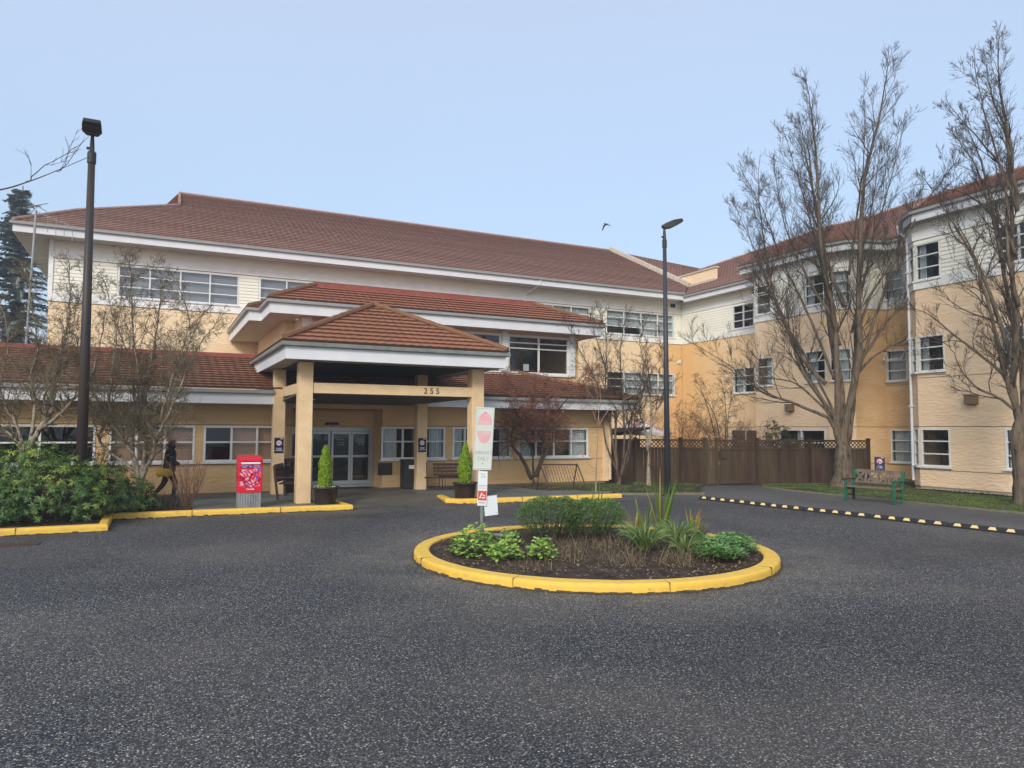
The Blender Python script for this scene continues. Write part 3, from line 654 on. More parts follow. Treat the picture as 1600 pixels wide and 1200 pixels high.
EI = [(28.75, 35.25), (28.75, 26.4), (25.95, 26.4), (25.95, 22.2), (26.2, 21.7), (26.5, 21.3), (27.97, 20.95), (28.0, 18.2), (27.0, 17.96), (25.4, 17.95), (25.0, 17.45), (25.0, 2.0)]
eave(wing, EO, EI, 10.05, 9.68)
# roof: eave points paired with ridge points
RG = [(35, 41, 13.55), (35, 33.84, 13.76), (35, 33.0, 13.82), (35, 29.7, 13.93), (35, 28.6, 13.85), (35, 27.7, 13.82), (35, 26.5, 13.80), (35, 24.6, 13.86), (35, 23.6, 13.9), (35, 22.6, 13.92), (35, 20.7, 14.0), (35, 2, 14.0)]
RT = MB()
for i in range(len(EO)-1):
    a, b = EO[i], EO[i+1]
    ia, ib = offset(EO, .06)[i], offset(EO, .06)[i+1]
    if (V2(b)-V2(a)).length < .05: continue
    tiles(RT, (ia.x, ia.y, 10.06), (ib.x, ib.y, 10.06), RG[i+1], RG[i])
rf = RT.build('roof', 'roof_main', wing)
q = MB(); ridge(q, RG); q.build('ridge_cap', 'roof_main', rf)
q = MB()
for a, b in zip(RG, RG[1:]): q.quad(a, b, (b[0]+8, b[1], 9.9), (a[0]+8, a[1], 9.9))
q.build('rear_roof', 'roof_main', wing)
q = MB(); q.tube([(25.45, 18.4, 9.95), (25.42, 18.35, 9.65), (25.32, 17.98, 9.4), (25.30, 17.93, 9.3)]+[(25.30, 17.93, z) for z in (8, 5, 2.2, .3)], .05, 8)
for z in (3.0, 5.5, 8.0): q.box(25.22, 17.86, z, 25.38, 18.0, z+.05)
q.build('downpipe', 'white', wing)
for (x, y, z) in ((25.0, 15.46, 3.02), (25.95, 24.25, 2.96)):
    q = MB(); q.box(x-.22, y-.19, z, x-.0, y+.19, z+.30); q.box(x-.235, y-.205, z+.30, x-.0, y+.205, z+.33); l_ = q.build('wall_lamp', 'tanbox', wing); bevel(l_, .015)
    q = MB(); q.box(x-.18, y-.15, z-.015, x-.04, y+.15, z+.002); q.build('lens', 'lens', l_)

# ------------------------------------------------------------------ low entrance block and the raised lounge behind it
low = thing('entrance_block', 'low tan stucco entrance block with a mossy red tiled roof and a raised lounge above', 'building', (6, 23.75, 0))
p0, p1 = (-9.0, 23.75), (15.6, 23.75); X0 = -9.0
S0, S1 = 1.07, 2.15
sl_ = lambda *a: ('slats', [(k, 0, 1, 1, 0) for k in a], 'blind_tan')
LW = [(-8.6, -5.0, 4, sl_(0, 1, 2, 3)), (-4.6, -1.42, [.235, .58], sl_(0)), (-1.09, 1.15, [.31, .64], sl_(0, 1, 2)), (1.39, 3.62, [.35, .68], ('slats', [(1, 0, 1, 1, 0), (2, 0, 1, 1, 0)], 'blind_tan')),
      (6.82, 9.07, [.33, .66], ('curtain', [(0, 0, .75, 1, 0), (2, .35, 1, 1, 0)], 'curtain')), (9.35, 10.26, 2, ('curtain', [(0, .1, .9, 1, 0)], 'curtain')),
      (10.50, 11.59, [.30], ('curtain', [(1, .55, 1, 1, 0)], 'curtain')), (11.88, 14.85, [.25, .5, .75], ('curtain', [(0, 0, .8, 1, 0), (3, 0, 1, 1, 0)], 'curtain'))]
hs = [(a-X0, b-X0, S0, S1) for a, b, *_ in LW]+[(3.95-X0, 6.86-X0, .1, 2.72)]
w_ = MB(); wall(w_, p0, p1, .1, 2.9, hs); wall(w_, (15.6, 23.75), (15.6, 34), .1, 2.9)
wall(w_, (3.95, 23.75), (3.95, 24.8), .1, 2.72); 
w_.build('stucco_wall', 'st_low', low)
w_ = MB(); w_.quad((6.86, 24.8, .1), (6.86, 23.75, .1), (6.86, 23.75, 2.72), (6.86, 24.8, 2.72)); w_.quad((3.95, 23.75, .1), (3.95, 24.8, .1), (3.95, 24.8, 2.72), (3.95, 23.75, 2.72)); w_.quad((3.95, 23.75, 2.70), (3.95, 24.8, 2.70), (6.86, 24.8, 2.70), (6.86, 23.75, 2.70)); w_.build('porch_reveal', 'st_low', low)
w_ = MB()
for a, b in ((-9, 3.95), (6.86, 15.6)):
    w_.box(a, 23.742, 2.17, b, 23.749, 2.19); w_.box(a, 23.742, .985, b, 23.749, 1.0)
w_.build('joint', 'groove', low)
for a, b in ((-9, 3.95), (6.86, 15.6)): w_ = MB(); w_.box(a, 23.70, .05, b, 23.748, .15); w_.build('foundation', 'groove', low)
for a, b, c_, bl in LW: window(low, p0, p1, a-X0, b-X0, S0, S1, c_, (.545,), 'glass', bl, fw=.06)
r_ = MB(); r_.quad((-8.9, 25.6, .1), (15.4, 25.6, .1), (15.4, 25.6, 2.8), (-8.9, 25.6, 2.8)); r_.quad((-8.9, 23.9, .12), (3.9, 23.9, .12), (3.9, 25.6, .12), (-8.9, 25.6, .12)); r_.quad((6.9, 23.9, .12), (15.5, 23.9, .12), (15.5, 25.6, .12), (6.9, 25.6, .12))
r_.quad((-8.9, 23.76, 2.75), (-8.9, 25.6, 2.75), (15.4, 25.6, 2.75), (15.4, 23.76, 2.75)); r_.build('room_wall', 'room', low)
# entrance: sliding doors, side lights, transom
ent = MB(); y = 24.8
def db(a, c, b, e_, k=0): ent.box(a, y-.05+k, c, b, y+.05, e_)
db(3.97, 2.0, 6.85, 2.12); db(3.97, .12, 4.05, 2.0); db(6.75, .12, 6.85, 2.0); db(4.05, .12, 6.75, .2, .02)
ent.build('door_frame', 'door', low)
for a, b in ((4.06, 4.72), (4.73, 5.37), (5.40, 6.05), (6.06, 6.74)):
    q = MB(); yy = y-.03 if a > 5.3 else y
    q.box(a, yy-.03, .21, a+.07, yy+.03, 1.99); q.box(b-.07, yy-.03, .21, b, yy+.03, 1.99); q.box(a+.07, yy-.03, .21, b-.07, yy+.03, .34); q.box(a+.07, yy-.03, 1.90, b-.07, yy+.03, 1.99); q.box(a+.07, yy-.028, 1.12, b-.07, yy+.028, 1.19)
    dd = q.build('sliding_door', 'door', low)
    q = MB(); q.quad((a+.07, yy, .34), (b-.07, yy, .34), (b-.07, yy, 1.9), (a+.07, yy, 1.9)); q.build('pane', 'glass', dd)
    if a > 5.3:
        q = MB()
        for zz in (1.52, 1.60, 1.70): q.box(a+.22, yy-.006, zz, b-.22, yy-.003, zz+.035)
        q.build('notice', 'mail_grey', dd)
w_ = MB(); w_.quad((3.95, 24.82, 2.12), (6.86, 24.82, 2.12), (6.86, 24.82, 2.72), (3.95, 24.82, 2.72)); w_.build('transom_wall', 'st_low', low)
q = MB(); q.box(5.2, 24.68, 2.20, 5.62, 24.8, 2.29); q.build('door_sensor', 'black', low)
r_ = MB(); r_.quad((3.9, 29, .1), (6.9, 29, .1), (6.9, 29, 2.8), (3.9, 29, 2.8)); r_.quad((3.9, 25, .11), (6.9, 25, .11), (6.9, 29, .11), (3.9, 29, .11)); r_.build('lobby_wall', 'room', low)
q = MB(); q.box(3.30, 22.9, 2.80, 3.31, 22.91, 2.81)
eave(low, [(-9.6, 22.9), (3.25, 22.9)], [(-9.6, 23.76), (3.25, 23.76)], 3.22, 2.80)
eave(low, [(8.10, 22.9), (16.5, 22.9), (16.5, 34)], [(8.10, 23.76), (15.6, 23.76), (15.6, 34)], 3.20, 2.82)
RT = MB(); zr = lambda y: 3.24+.31*(y-22.83)
tiles(RT, (-9.6, 22.83, zr(22.83)), (16.57, 22.83, zr(22.83)), (12.4, 27, zr(27)), (-9.6, 27, zr(27)), course=.34, lift=.06, wave=.016)
rf = RT.build('roof', 'roof_low', low)
RT = MB(); tiles(RT, (16.57, 22.83, zr(22.83)), (16.57, 34, zr(22.83)), (12.5, 34, zr(27)), (12.4, 27, zr(27)), course=.34, lift=.06, wave=.016); RT.quad((-9.6, 27, zr(27)-.02), (12.4, 27, zr(27)-.02), (12.4, 34, zr(27)-.02), (-9.6, 34, zr(27)-.02)); RT.build('side_roof', 'roof_low', low)
q = MB(); q.box(-9.6, 26.93, zr(27)-.05, 3.72, 27.0, zr(27)+.13); q.build('flashing', 'flash', low)
q = MB(); ridge(q, [(16.5, 22.9, 3.28), (12.4, 27, zr(27)+.03)]); q.build('hip_cap', 'moss', rf)
q = MB(); q.box(15.5, 23.60, .15, 15.68, 23.74, 2.8); q.build('corner_board', 'st_bay', low)
q = MB(); q.tube([(15.75, 23.62, 2.8), (15.75, 23.62, .2)], .05, 8); q.build('downpipe', 'st_bay', low)
# raised lounge
lg = MB(); lw0, lw1 = (4.6, 26.2), (15.9, 26.2)
LH = [(4.95-4.6, 12.35-4.6, 4.30, 5.88), (12.62-4.6, 15.45-4.6, 4.30, 5.88)]
wall(lg, lw0, lw1, 3.6, 6.0, LH); wall(lg, (15.9, 26.2), (15.9, 35), 3.6, 6.0)
lg.build('lounge_wall', 'st_low', low)
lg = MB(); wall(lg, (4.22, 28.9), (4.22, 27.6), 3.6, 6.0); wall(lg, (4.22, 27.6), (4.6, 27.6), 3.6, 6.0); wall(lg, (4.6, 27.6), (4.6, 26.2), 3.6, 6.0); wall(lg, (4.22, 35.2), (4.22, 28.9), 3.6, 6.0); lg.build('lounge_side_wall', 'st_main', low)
window(low, lw0, lw1, *LH[0], [.165, .33, .5, .66, .83], (.52, .68), 'glass', None, fw=.09)
w2 = window(low, lw0, lw1, *LH[1], 2, (.66, .80), 'glass', None, fw=.09)
q = MB(); q.box(12.62+.75, 26.28, 4.45, 12.62+1.0, 26.30, 4.72); q.build('notice', 'sign_white', w2)
for a, b in ((12.36, 12.61), (15.46, 15.7), (4.6, 4.94)): q = MB(); q.box(a, 26.10, 4.28, b, 26.2, 5.98); q.build('corner_post', 'frame', low)
r_ = MB(); r_.quad((4.7, 29.5, 3.6), (15.8, 29.5, 3.6), (15.8, 29.5, 5.98), (4.7, 29.5, 5.98)); r_.quad((4.7, 26.3, 5.97), (4.7, 29.5, 5.97), (15.8, 29.5, 5.97), (15.8, 26.3, 5.97)); r_.build('lounge_room', 'room', low)
MO = [(3.0, 35.2), (3.0, 27.7), (3.42, 27.7), (3.42, 25.45), (16.65, 25.45), (16.65, 35.2)]
MI = [(4.22, 35.2), (4.22, 28.2), (4.4, 27.9), (4.6, 26.2), (15.9, 26.2), (15.9, 35.2)]
eave(low, MO, MI, 6.42, 5.96)
RT = MB(); za = 6.44; ya = 25.38; zb = 7.28; yb = 27.1
tiles(RT, (3.35, ya, za), (16.72, ya, za), (14.3, yb, zb), (5.2, yb, zb), course=.34, lift=.055, wave=.016)
r2 = RT.build('lounge_roof', 'roof_red', low)
RT = MB(); tiles(RT, (3.35, 27.7, za), (3.35, ya, za), (5.2, yb, zb), (5.2, 27.7, zb)); tiles(RT, (2.93, 35.2, za), (2.93, 27.63, za), (5.2, 30.0, zb+.12), (5.2, 35.2, zb+.12)); tiles(RT, (2.93, 27.63, za), (3.6, 27.63, za), (5.3, 29.9, zb+.1), (5.2, 30, zb+.12))
tiles(RT, (16.72, ya, za), (16.72, 35.2, za), (14.3, 35.2, zb), (14.3, yb, zb)); RT.quad((5.2, yb, zb-.02), (14.3, yb, zb-.02), (14.3, 35.2, zb-.02), (5.2, 35.2, zb-.02)); RT.build('lounge_side_roof', 'roof_red', low)
q = MB(); 
for hp in ([(3.42, 25.45, 6.48), (5.2, 27.1, 7.33)], [(16.65, 25.45, 6.48), (14.3, 27.1, 7.33)], [(3.0, 27.7, 6.47), (4.3, 29.0, 7.0)]): q = MB(); ridge(q, hp); q.build('hip_cap', 'moss', r2)
q = MB(); q.box(5.15, 27.05, 7.22, 14.35, 27.14, 7.44); q.build('lounge_flashing', 'flash', low)
q = MB(); q.box(6.71, 23.705, .56, 7.2, 23.745, .96); pq = q.build('wall_plaque', 'plaque', low); bevel(pq, .008)

# ------------------------------------------------------------------ porte-cochere
MT['gutter_old'] = mat('gutter_old', (.22, .235, .225), .5, (.14, .15, .14), 5, .5)
can = thing('entrance_canopy', 'hipped tile entrance canopy on four stucco columns carrying the number 255', 'canopy', (6.1, 21, .12))
FX = [(3.45, 19.85), (8.40, 19.85)]
for (x, y, w, h) in ((3.45, 19.85, .37, 3.86), (8.42, 19.85, .38, 3.86), (3.25, 22.85, .34, 3.86), (7.76, 22.85, .34, 3.86)):
    q = MB(); q.box(x, y, .06, x+w, y+w, h); o = q.build('column', 'st_col', can); bevel(o, .012)
q = MB()
q.box(3.80, 19.89, 3.03, 8.44, 20.12, 3.31); q.box(3.49, 20.20, 3.03, 3.72, 22.87, 3.31); q.box(8.5, 20.2, 3.03, 8.70, 22.87, 3.31)
bm_ = q.build('beam', 'st_col', can); bevel(bm_, .008)
text_mesh('2 5 5', .235, frame_M((7.17, 19.884, 3.165), (1, 0, 0), (0, 0, 1)), 'wood_dark', can, 'house_number', .006)
CO = [(2.98, 26.3), (2.98, 19.18), (9.18, 19.18), (9.18, 26.3)]; CI = [(3.5, 26.3), (3.5, 20.2), (8.7, 20.2), (8.7, 26.3)]
eave(can, CO, CI, 4.30, 3.86, mats=('gutter_old', 'white', 'soffit'))
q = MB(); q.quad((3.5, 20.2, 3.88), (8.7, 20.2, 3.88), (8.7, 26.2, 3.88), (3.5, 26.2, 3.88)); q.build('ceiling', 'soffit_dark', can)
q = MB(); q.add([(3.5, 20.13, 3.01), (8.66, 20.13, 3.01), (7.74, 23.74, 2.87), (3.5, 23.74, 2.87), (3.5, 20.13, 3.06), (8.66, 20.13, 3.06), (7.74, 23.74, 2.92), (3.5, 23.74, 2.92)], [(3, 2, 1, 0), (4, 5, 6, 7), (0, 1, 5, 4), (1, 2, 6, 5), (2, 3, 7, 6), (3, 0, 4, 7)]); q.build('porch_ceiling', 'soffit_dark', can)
q = MB(); q.lathe([(.0, -.09), (.12, -.08), (.17, -.04), (.18, 0)], (4.15, 21.9, 3.004), 16); q.build('ceiling_lamp', 'lit', can)
RT = MB(); T = (6.08, 22.25, 5.88)
tiles(RT, (2.90, 19.10, 4.31), (9.26, 19.10, 4.31), T, T, course=.33, lift=.06, wave=.016)
cr = RT.build('roof', 'roof_canopy', can)
RT = MB(); T2 = (6.08, 27.5, 5.88)
tiles(RT, (2.90, 27.5, 4.31), (2.90, 19.10, 4.31), T, T2, course=.33); tiles(RT, (9.26, 19.10, 4.31), (9.26, 27.5, 4.31), T2, T, course=.33); RT.build('side_roof', 'roof_canopy', can)
q = MB(); ridge(q, [(2.95, 19.15, 4.38), (6.08, 22.25, 5.93), (9.2, 19.15, 4.38)], .085); ridge(q, [(6.08, 22.25, 5.93), (6.08, 27.5, 5.93)], .085); q.build('hip_cap', 'moss', cr)
# ------------------------------------------------------------------ ground, kerbs, beds
def sheet(name, pts, z, m, hole=None):
    b = MB()
    if callable(z): b.face([(x, y, z(x, y)) for x, y in pts])
    else: b.face([(x, y, z) for x, y in pts])
    return struct(b, name, m)
sheet('ground', [(-140, -80), (150, -80), (150, 160), (-140, 160)], -.03, 'lawn')
sheet('road', [(-60, -40), (24.9, -40), (24.9, 24.5), (-60, 24.5)], 0, 'asphalt')
sheet('asphalt_path', [(15.05, 17.75), (15.25, 15), (16.1, 9), (16.9, 1), (20.0, 1), (20.0, 19.2), (20.35, 20.4), (21.0, 21.4), (19.0, 21.7), (18.2, 21.2), (16.6, 19.0), (15.6, 18.6)], .004, 'path')
sheet('entrance_drive', [(4.5, 19.25), (7.85, 19.25), (7.85, 20.9), (4.5, 20.9)], lambda x, y: .006+(y-19.25)/1.65*.118, 'drive')
b = MB()
def slab(pts, z=.12, m=None): b.poly(pts, 0, z)
slab([(.95, 18.98), (4.62, 18.98), (4.52, 20.9), (7.8, 20.9), (7.95, 19.2), (12.6, 19.0), (13.4, 19.9), (11.3, 21.3), (11.3, 23.72), (6.85, 23.72), (6.85, 24.9), (3.96, 24.9), (3.96, 23.72), (.95, 23.72)])
struct(b, 'pavement', 'slab')
b = MB()
for x in (2.2, 3.4, 6.2, 8.4, 9.8): b.box(x, 19.3 if x != 6.2 else 21.0, .118, x+.012, 23.7, .1225)
for y in (20.6, 22.2): b.box(.96, y, .118, 11.2, y+.012, .1228) if y > 21 else b.box(.96, y, .118, 4.5, y+.012, .1228)
struct(b, 'pavement_joint', 'slabjoint')
b = MB(); b.face([(5.0, 21.0, .1240), (7.2, 20.95, .1240), (7.6, 22.4, .1240), (6.7, 24.6, .1240), (4.3, 24.6, .1240), (4.2, 22.6, .1240)]); struct(b, 'entrance_paving', 'drive')
def mound(name, pts, z, m, res=.35, amp=.03, seed=1):
    """soil or lawn surface: clipped grid with soft bumps"""
    xs = [p[0] for p in pts]; ys = [p[1] for p in pts]
    def inside(x, y):
        c = False
        for (ax, ay), (bx_, by_) in zip(pts, pts[1:]+pts[:1]):
            if (ay > y) != (by_ > y) and x < (bx_-ax)*(y-ay)/(by_-ay)+ax: c = not c
        return c
    b = MB(); b.face([(x, y, z-.012) for x, y in pts])
    nx = int((max(xs)-min(xs))/res)+1; ny = int((max(ys)-min(ys))/res)+1
    def hz(i, j):
        x, y = min(xs)+i*res, min(ys)+j*res; return (x, y, z+amp*noise.noise((x*1.3, y*1.3, seed))+amp*.5*noise.noise((x*4, y*4, seed)))
    for i in range(nx):
        for j in range(ny):
            q = [hz(i, j), hz(i+1, j), hz(i+1, j+1), hz(i, j+1)]
            if all(inside(p[0], p[1]) for p in q): b.face(q)
    return struct(b, name, m, smooth=True), inside
bed1 = [(-14, 17.0), (-.88, 17.12), (-.88, 19.15), (.94, 19.1), (.94, 23.7), (-14, 23.7)]
mound('planting_bed', bed1, .11, 'soil', .16, .05)
lawn = [(20.28, 20.3), (20.12, 19), (20.25, 1), (24.95, 1), (24.95, 17.9), (27.9, 18.0), (27.9, 20.9), (26.0, 20.3), (25.4, 19.75), (23.2, 20.9), (21.2, 21.45)]
_, in_lawn = mound('lawn', lawn, .035, 'lawn', .2, .03)
strip = [(11.35, 21.4), (13.5, 19.95), (16.2, 18.95), (18.1, 21.2), (18.7, 21.75), (16.7, 24.0), (15.6, 23.7), (11.35, 23.7)]
_, in_strip = mound('lawn', strip, .07, 'lawn', .2, .04, 3)
b = MB(); b.bar((20.0, 1, .02), (20.0, 19.1, .02), .26, .05); b.bar((20.0, 19.1, .02), (20.3, 20.3, .02), .24, .05); b.bar((13.45, 19.85, .02), (16.2, 18.85, .02), .16, .10); struct(b, 'lawn_edging', 'edge')
sheet('shrub_bed', [(24.35, 1), (24.98, 1), (24.98, 17.3), (24.35, 17.0)], .075, 'soil')
sheet('garden_court', [(15.7, 24.1), (19, 21.9), (21.2, 21.6), (25.5, 19.9), (28.7, 21), (28.7, 35.2), (15.7, 35.2)], .02, 'slab')
def kerb(pts, w=.17, h=.14, closed=False, name='kerb', round_=.03):
    """painted kerb: pts run along the road face, body lies to the left of the run"""
    n = len(pts); P = [Vector(p) for p in pts]; prof = [(0, -.02), (.0, h*.6), (.006, h-.022), (.022, h-.006), (.05, h), (w-.02, h+.004), (w, h-.01), (w, 0)]
    def nrm(i):
        ds = []
        if closed or i > 0: ds.append((P[i]-P[i-1]).normalized())
        if closed or i < n-1: ds.append((P[(i+1) % n]-P[i]).normalized())
        ns = [Vector((-d.y, d.x)) for d in ds]
        if len(ns) == 1: return ns[0]
        q = (ns[0]+ns[1]).normalized(); return q/max(.3, q.dot(ns[0]))
    b = MB(); k = len(prof)
    for i in range(n):
        N_ = nrm(i); wob = .004*noise.noise((P[i].x*3, P[i].y*3, 0))
        for (u, z) in prof: q = P[i]+N_*u; b.v.append((q.x, q.y, z+wob))
    for i in range(n if closed else n-1):
        a, c = i*k, ((i+1) % n)*k
        for j in range(k-1): b.f.append((a+j, c+j, c+j+1, a+j+1)); b.r.append(.5)
    if not closed: b.f.append(tuple(range(k))); b.f.append(tuple(range((n-1)*k, n*k))[::-1]); b.r += [.5, .5]
    o = struct(b, name, 'yellow')
    # ragged unpainted foot of the kerb with grit gathered along it
    f = MB()
    for i in range(n if closed else n-1):
        a, c = P[i], P[(i+1) % n]; m_ = max(1, int((c-a).length/.09)); Na = Vector((-(c-a).y, (c-a).x)).normalized()
        for j in range(m_):
            p, q = a.lerp(c, j/m_), a.lerp(c, (j+1)/m_); h0 = .012+.018*rnd.random()*(1.6 if rnd.random() < .2 else 1); o_ = -.004
            f.quad((p.x+Na.x*o_, p.y+Na.y*o_, -.01), (q.x+Na.x*o_, q.y+Na.y*o_, -.01), (q.x+Na.x*o_, q.y+Na.y*o_, h0), (p.x+Na.x*o_, p.y+Na.y*o_, h0))
            k_ = .02+.05*rnd.random()
            f.quad((p.x, p.y, .003), (p.x-Na.x*k_, p.y-Na.y*k_, .003), (q.x-Na.x*k_, q.y-Na.y*k_, .003), (q.x, q.y, .003))
    struct(f, 'kerb_grime', 'kerbwear')
    return o
def dense(pts, s=.5):
    out = []
    for a, c in zip(pts, pts[1:]):
        a, c = Vector(a), Vector(c); n = max(1, int((c-a).length/s))
        out += [tuple(a.lerp(c, i/n)) for i in range(n)]
    return out+[tuple(pts[-1])]
kerb(dense([(-14, 16.72), (-.74, 16.97), (-.74, 18.98), (4.70, 18.85), (4.62, 20.5)]), .17)
kerb(dense([(7.62, 20.6), (7.48, 19.5), (7.75, 19.10), (9.08, 18.93), (12.95, 18.78)]), .20)
IC = IC_ = (6.72, 10.62); IR = 2.98
b = MB()                                               # joints cast across the painted kerbs
for a in [k*2*pi/9+.3 for k in range(9)]:
    c0 = Vector((IC_[0]+2.985*cos(a), IC_[1]+2.985*sin(a), 0)); c1 = Vector((IC_[0]+2.72*cos(a), IC_[1]+2.72*sin(a), 0)); b.bar(c0+Vector((0, 0, .066)), c1+Vector((0, 0, .066)), .007, .134)
for x in (-10.5, -7.5, -4.6, -2.3): b.box(x, 16.72+(x+14)*.0189-.004, .01, x+.012, 16.86+(x+14)*.0189, .1425)
for x in (.9, 2.9): b.box(x, 18.955-(x)*.024-.004, .01, x+.012, 19.09-(x)*.024, .1425)
for x in (9.6, 11.4): b.box(x, 18.93-(x-9)*.038-.004, .01, x+.012, 19.1-(x-9)*.038, .1425)
struct(b, 'kerb_joint', 'kerbwear')
kerb([(IC[0]+IR*cos(2*pi*i/96)*1.0, IC[1]+IR*sin(2*pi*i/96)) for i in range(96)], .25, .13, True)
b = MB(); rings = 14
for i in range(rings):
    for j in range(64):
        def q(i, j):
            r = (IR-.22)*i/rings; a = 2*pi*j/64; x, y = IC[0]+r*cos(a), IC[1]+r*sin(a)
            return (x, y, .10+.06*(1-(i/rings)**2)+.03*noise.noise((x*2.5, y*2.5, 0))+.02*noise.noise((x*8, y*8, 5)))
        b.face([q(i, j), q(i+1, j), q(i+1, j+1), q(i, j+1)] if i else [q(0, 0), q(1, j), q(1, j+1)])
struct(b, 'island_soil', 'soil', smooth=True)
b = MB()                                               # drain grate by the left kerb
b.box(-2.6, 15.5, .002, -1.75, 15.9, .012); struct(b, 'drain_cover', 'iron')

# ------------------------------------------------------------------ wheel stops
a0, a1 = Vector((15.0, 17.6)), Vector((16.28, 6.8)); dd = (a1-a0).normalized()
proto = thing('wheel_stop', 'far black rubber wheel stop beside the path, farthest of the row', 'wheel stop', (0, 0, 0), 'rubber wheel stops along the path')
LN = 1.78
b = MB(); pr = [(-.085, 0), (-.085, .035), (-.06, .10), (.06, .10), (.085, .035), (.085, 0)]
xs = [0, .05, LN-.05, LN]
for i, x in enumerate(xs):
    k = .62 if i in (0, 3) else 1
    for (y, z) in pr: b.v.append((x, y*1, z*k))
for i in range(3):
    for j in range(5): b.f.append((i*6+j, (i+1)*6+j, (i+1)*6+j+1, i*6+j+1)); b.r.append(.5)
b.f += [tuple(range(6))[::-1], tuple(range(18, 24))]; b.r += [.5, .5]
b.build('rubber_body', 'rubber', proto)
for k in range(5):
    b = MB(); c = .19+k*.35
    for s in (-1, 1):
        y0, z0_, y1, z1_ = s*.0845, .040, s*.0622, .0985
        b.face([(c-.085, y0+s*.0008, z0_), (c+.085, y0+s*.0008, z0_), (c+.055, y1+s*.0008, z1_), (c-.055, y1+s*.0008, z1_)])
    b.build('reflector', 'reflector', proto)
descr = ['rubber wheel stop nearest the fence, at the far end of the row', 'second rubber wheel stop counted from the far end by the fence', 'third rubber wheel stop from the far end, just beyond the green bench',
         'fourth rubber wheel stop from the far end, in front of the green bench', 'fifth rubber wheel stop from the far end, across from the cream bay window', 'nearest rubber wheel stop, cut by the right edge of the photo']
for i in range(6):
    o = proto if i == 0 else copy_tree(proto)
    p = a0+dd*(i*(LN+.035)); o.location = (p.x+.02*rnd.uniform(-1, 1), p.y, .003); o.rotation_euler = (0, 0, math.atan2(dd.y, dd.x)+rnd.uniform(-.012, .012)); o['label'] = descr[i]

# ------------------------------------------------------------------ lamp posts
def lamp_post(name_label, loc, h, rz, tilt, lean, wd=1.0):
    t = thing('street_lamp', name_label, 'street lamp', (0, 0, 0), 'dark lamp posts with a shoebox head')
    b = MB(); b.tube([(0, 0, 0), (0, 0, h*.5), (0, 0, h)], [.120*wd, .10*wd, .072*wd], 14); o = b.build('pole', 'lamp_pole' if wd == 1 else 'lamp_pole_blue', t, smooth=True)
    b = MB(); b.lathe([(.0, .0), (.2, 0), (.2, .03), (.17, .05), (.13, .06)], (0, 0, 0), 20); b.build('base_flange', 'lamp_pole', t)
    for k in range(4):
        b = MB(); a = pi/4+k*pi/2; b.lathe([(.018, .03), (.018, .10), (0, .10)], (.165*cos(a), .165*sin(a), 0), 8); b.build('bolt', 'iron', t)
    b = MB(); b.lathe([(.074*wd, h-.28), (.092*wd, h-.27), (.092*wd, h-.03), (.074*wd, h)], n=14); b.lathe([(.055, h-.02), (.045, h+.22), (.03, h+.42)], n=10); b.box(-.11, -.012, h+.04, -.04, .012, h+.10); b.build('collar', 'black', t)
    # head: a shoebox that tapers to the back and tips upward
    M = Matrix.Translation((0, 0, h+.40)) @ Matrix.Rotation(rz, 4, 'Z') @ Matrix.Rotation(-tilt, 4, 'Y') @ Matrix.Scale(.80, 4)
    b = MB(); pr = [(-.08, .09, -.02, .10), (.05, .15, -.09, .14), (.36, .25, -.11, .17), (.70, .24, -.05, .15), (.80, .22, .0, .12)]
    vs = []; fs = []
    for x, w, z0, z1 in pr: vs += [(x, -w, z0+.02), (x, w, z0+.02), (x, w*.9, z1), (x, -w*.9, z1)]
    for i in range(len(pr)-1):
        for j in range(4): fs.append((i*4+j, i*4+(j+1) % 4, i*4+4+(j+1) % 4, i*4+4+j))
    fs += [(3, 2, 1, 0), (16, 17, 18, 19)]
    b.add(vs, fs, M); hd = b.build('lamp_head', 'black', t); bevel(hd, .012)
    b = MB(); b.add([(.16, -.15, -.092), (.64, -.19, -.052), (.64, .19, -.052), (.16, .15, -.092)], [(0, 1, 2, 3)], M @ Matrix.Translation((0, 0, .005))); b.build('lens', 'lens', hd)
    t.location = loc; t.rotation_euler = lean
    return t
lamp_post('dark lamp post standing in the rhododendrons at the left', (-1.38, 18.9, .1), 8.25, radians(-88), radians(3), (radians(.0), radians(-.35), 0))
lamp_post('dark lamp post in front of the fence, right of the entrance', (14.82, 18.95, 0), 8.28, radians(-12), radians(18), (radians(.0), radians(-.35), 0), .82)

# ------------------------------------------------------------------ fence and gate
def lattice(b, a, c, z0, z1, st=.15, w=.034):
    """diagonal lattice between two posts"""
    a, c = V2(a), V2(c); L = (c-a).length; d = (c-a)/L; n = outn(d)
    H = z1-z0
    for s in (1, -1):
        k = -H
        while k < L:
            u0, v0, u1, v1 = k, 0, k+H, H
            if u0 < 0: v0 = -u0; u0 = 0
            if u1 > L: v1 = H-(u1-L); u1 = L
            if u1-u0 > .02:
                za, zb = (z0+v0, z0+v1) if s == 1 else (z1-v0, z1-v1)
                p, q = a+d*u0+n*(.006*s), a+d*u1+n*(.006*s); b.bar((p.x, p.y, za), (q.x, q.y, zb), .012, w, up=(0, 0, 1))
            k += st
fence = thing('wooden_fence', 'dark stained board fence with lattice top between the entrance block and the wing', 'fence', (20, 22, 0))
PT = [(15.85, 24.35), (17.0, 23.75), (18.55, 22.9), (19.0, 22.0), (19.35, 21.75), (21.05, 21.4), (23.25, 20.85), (25.35, 19.85)]
FH = 1.74
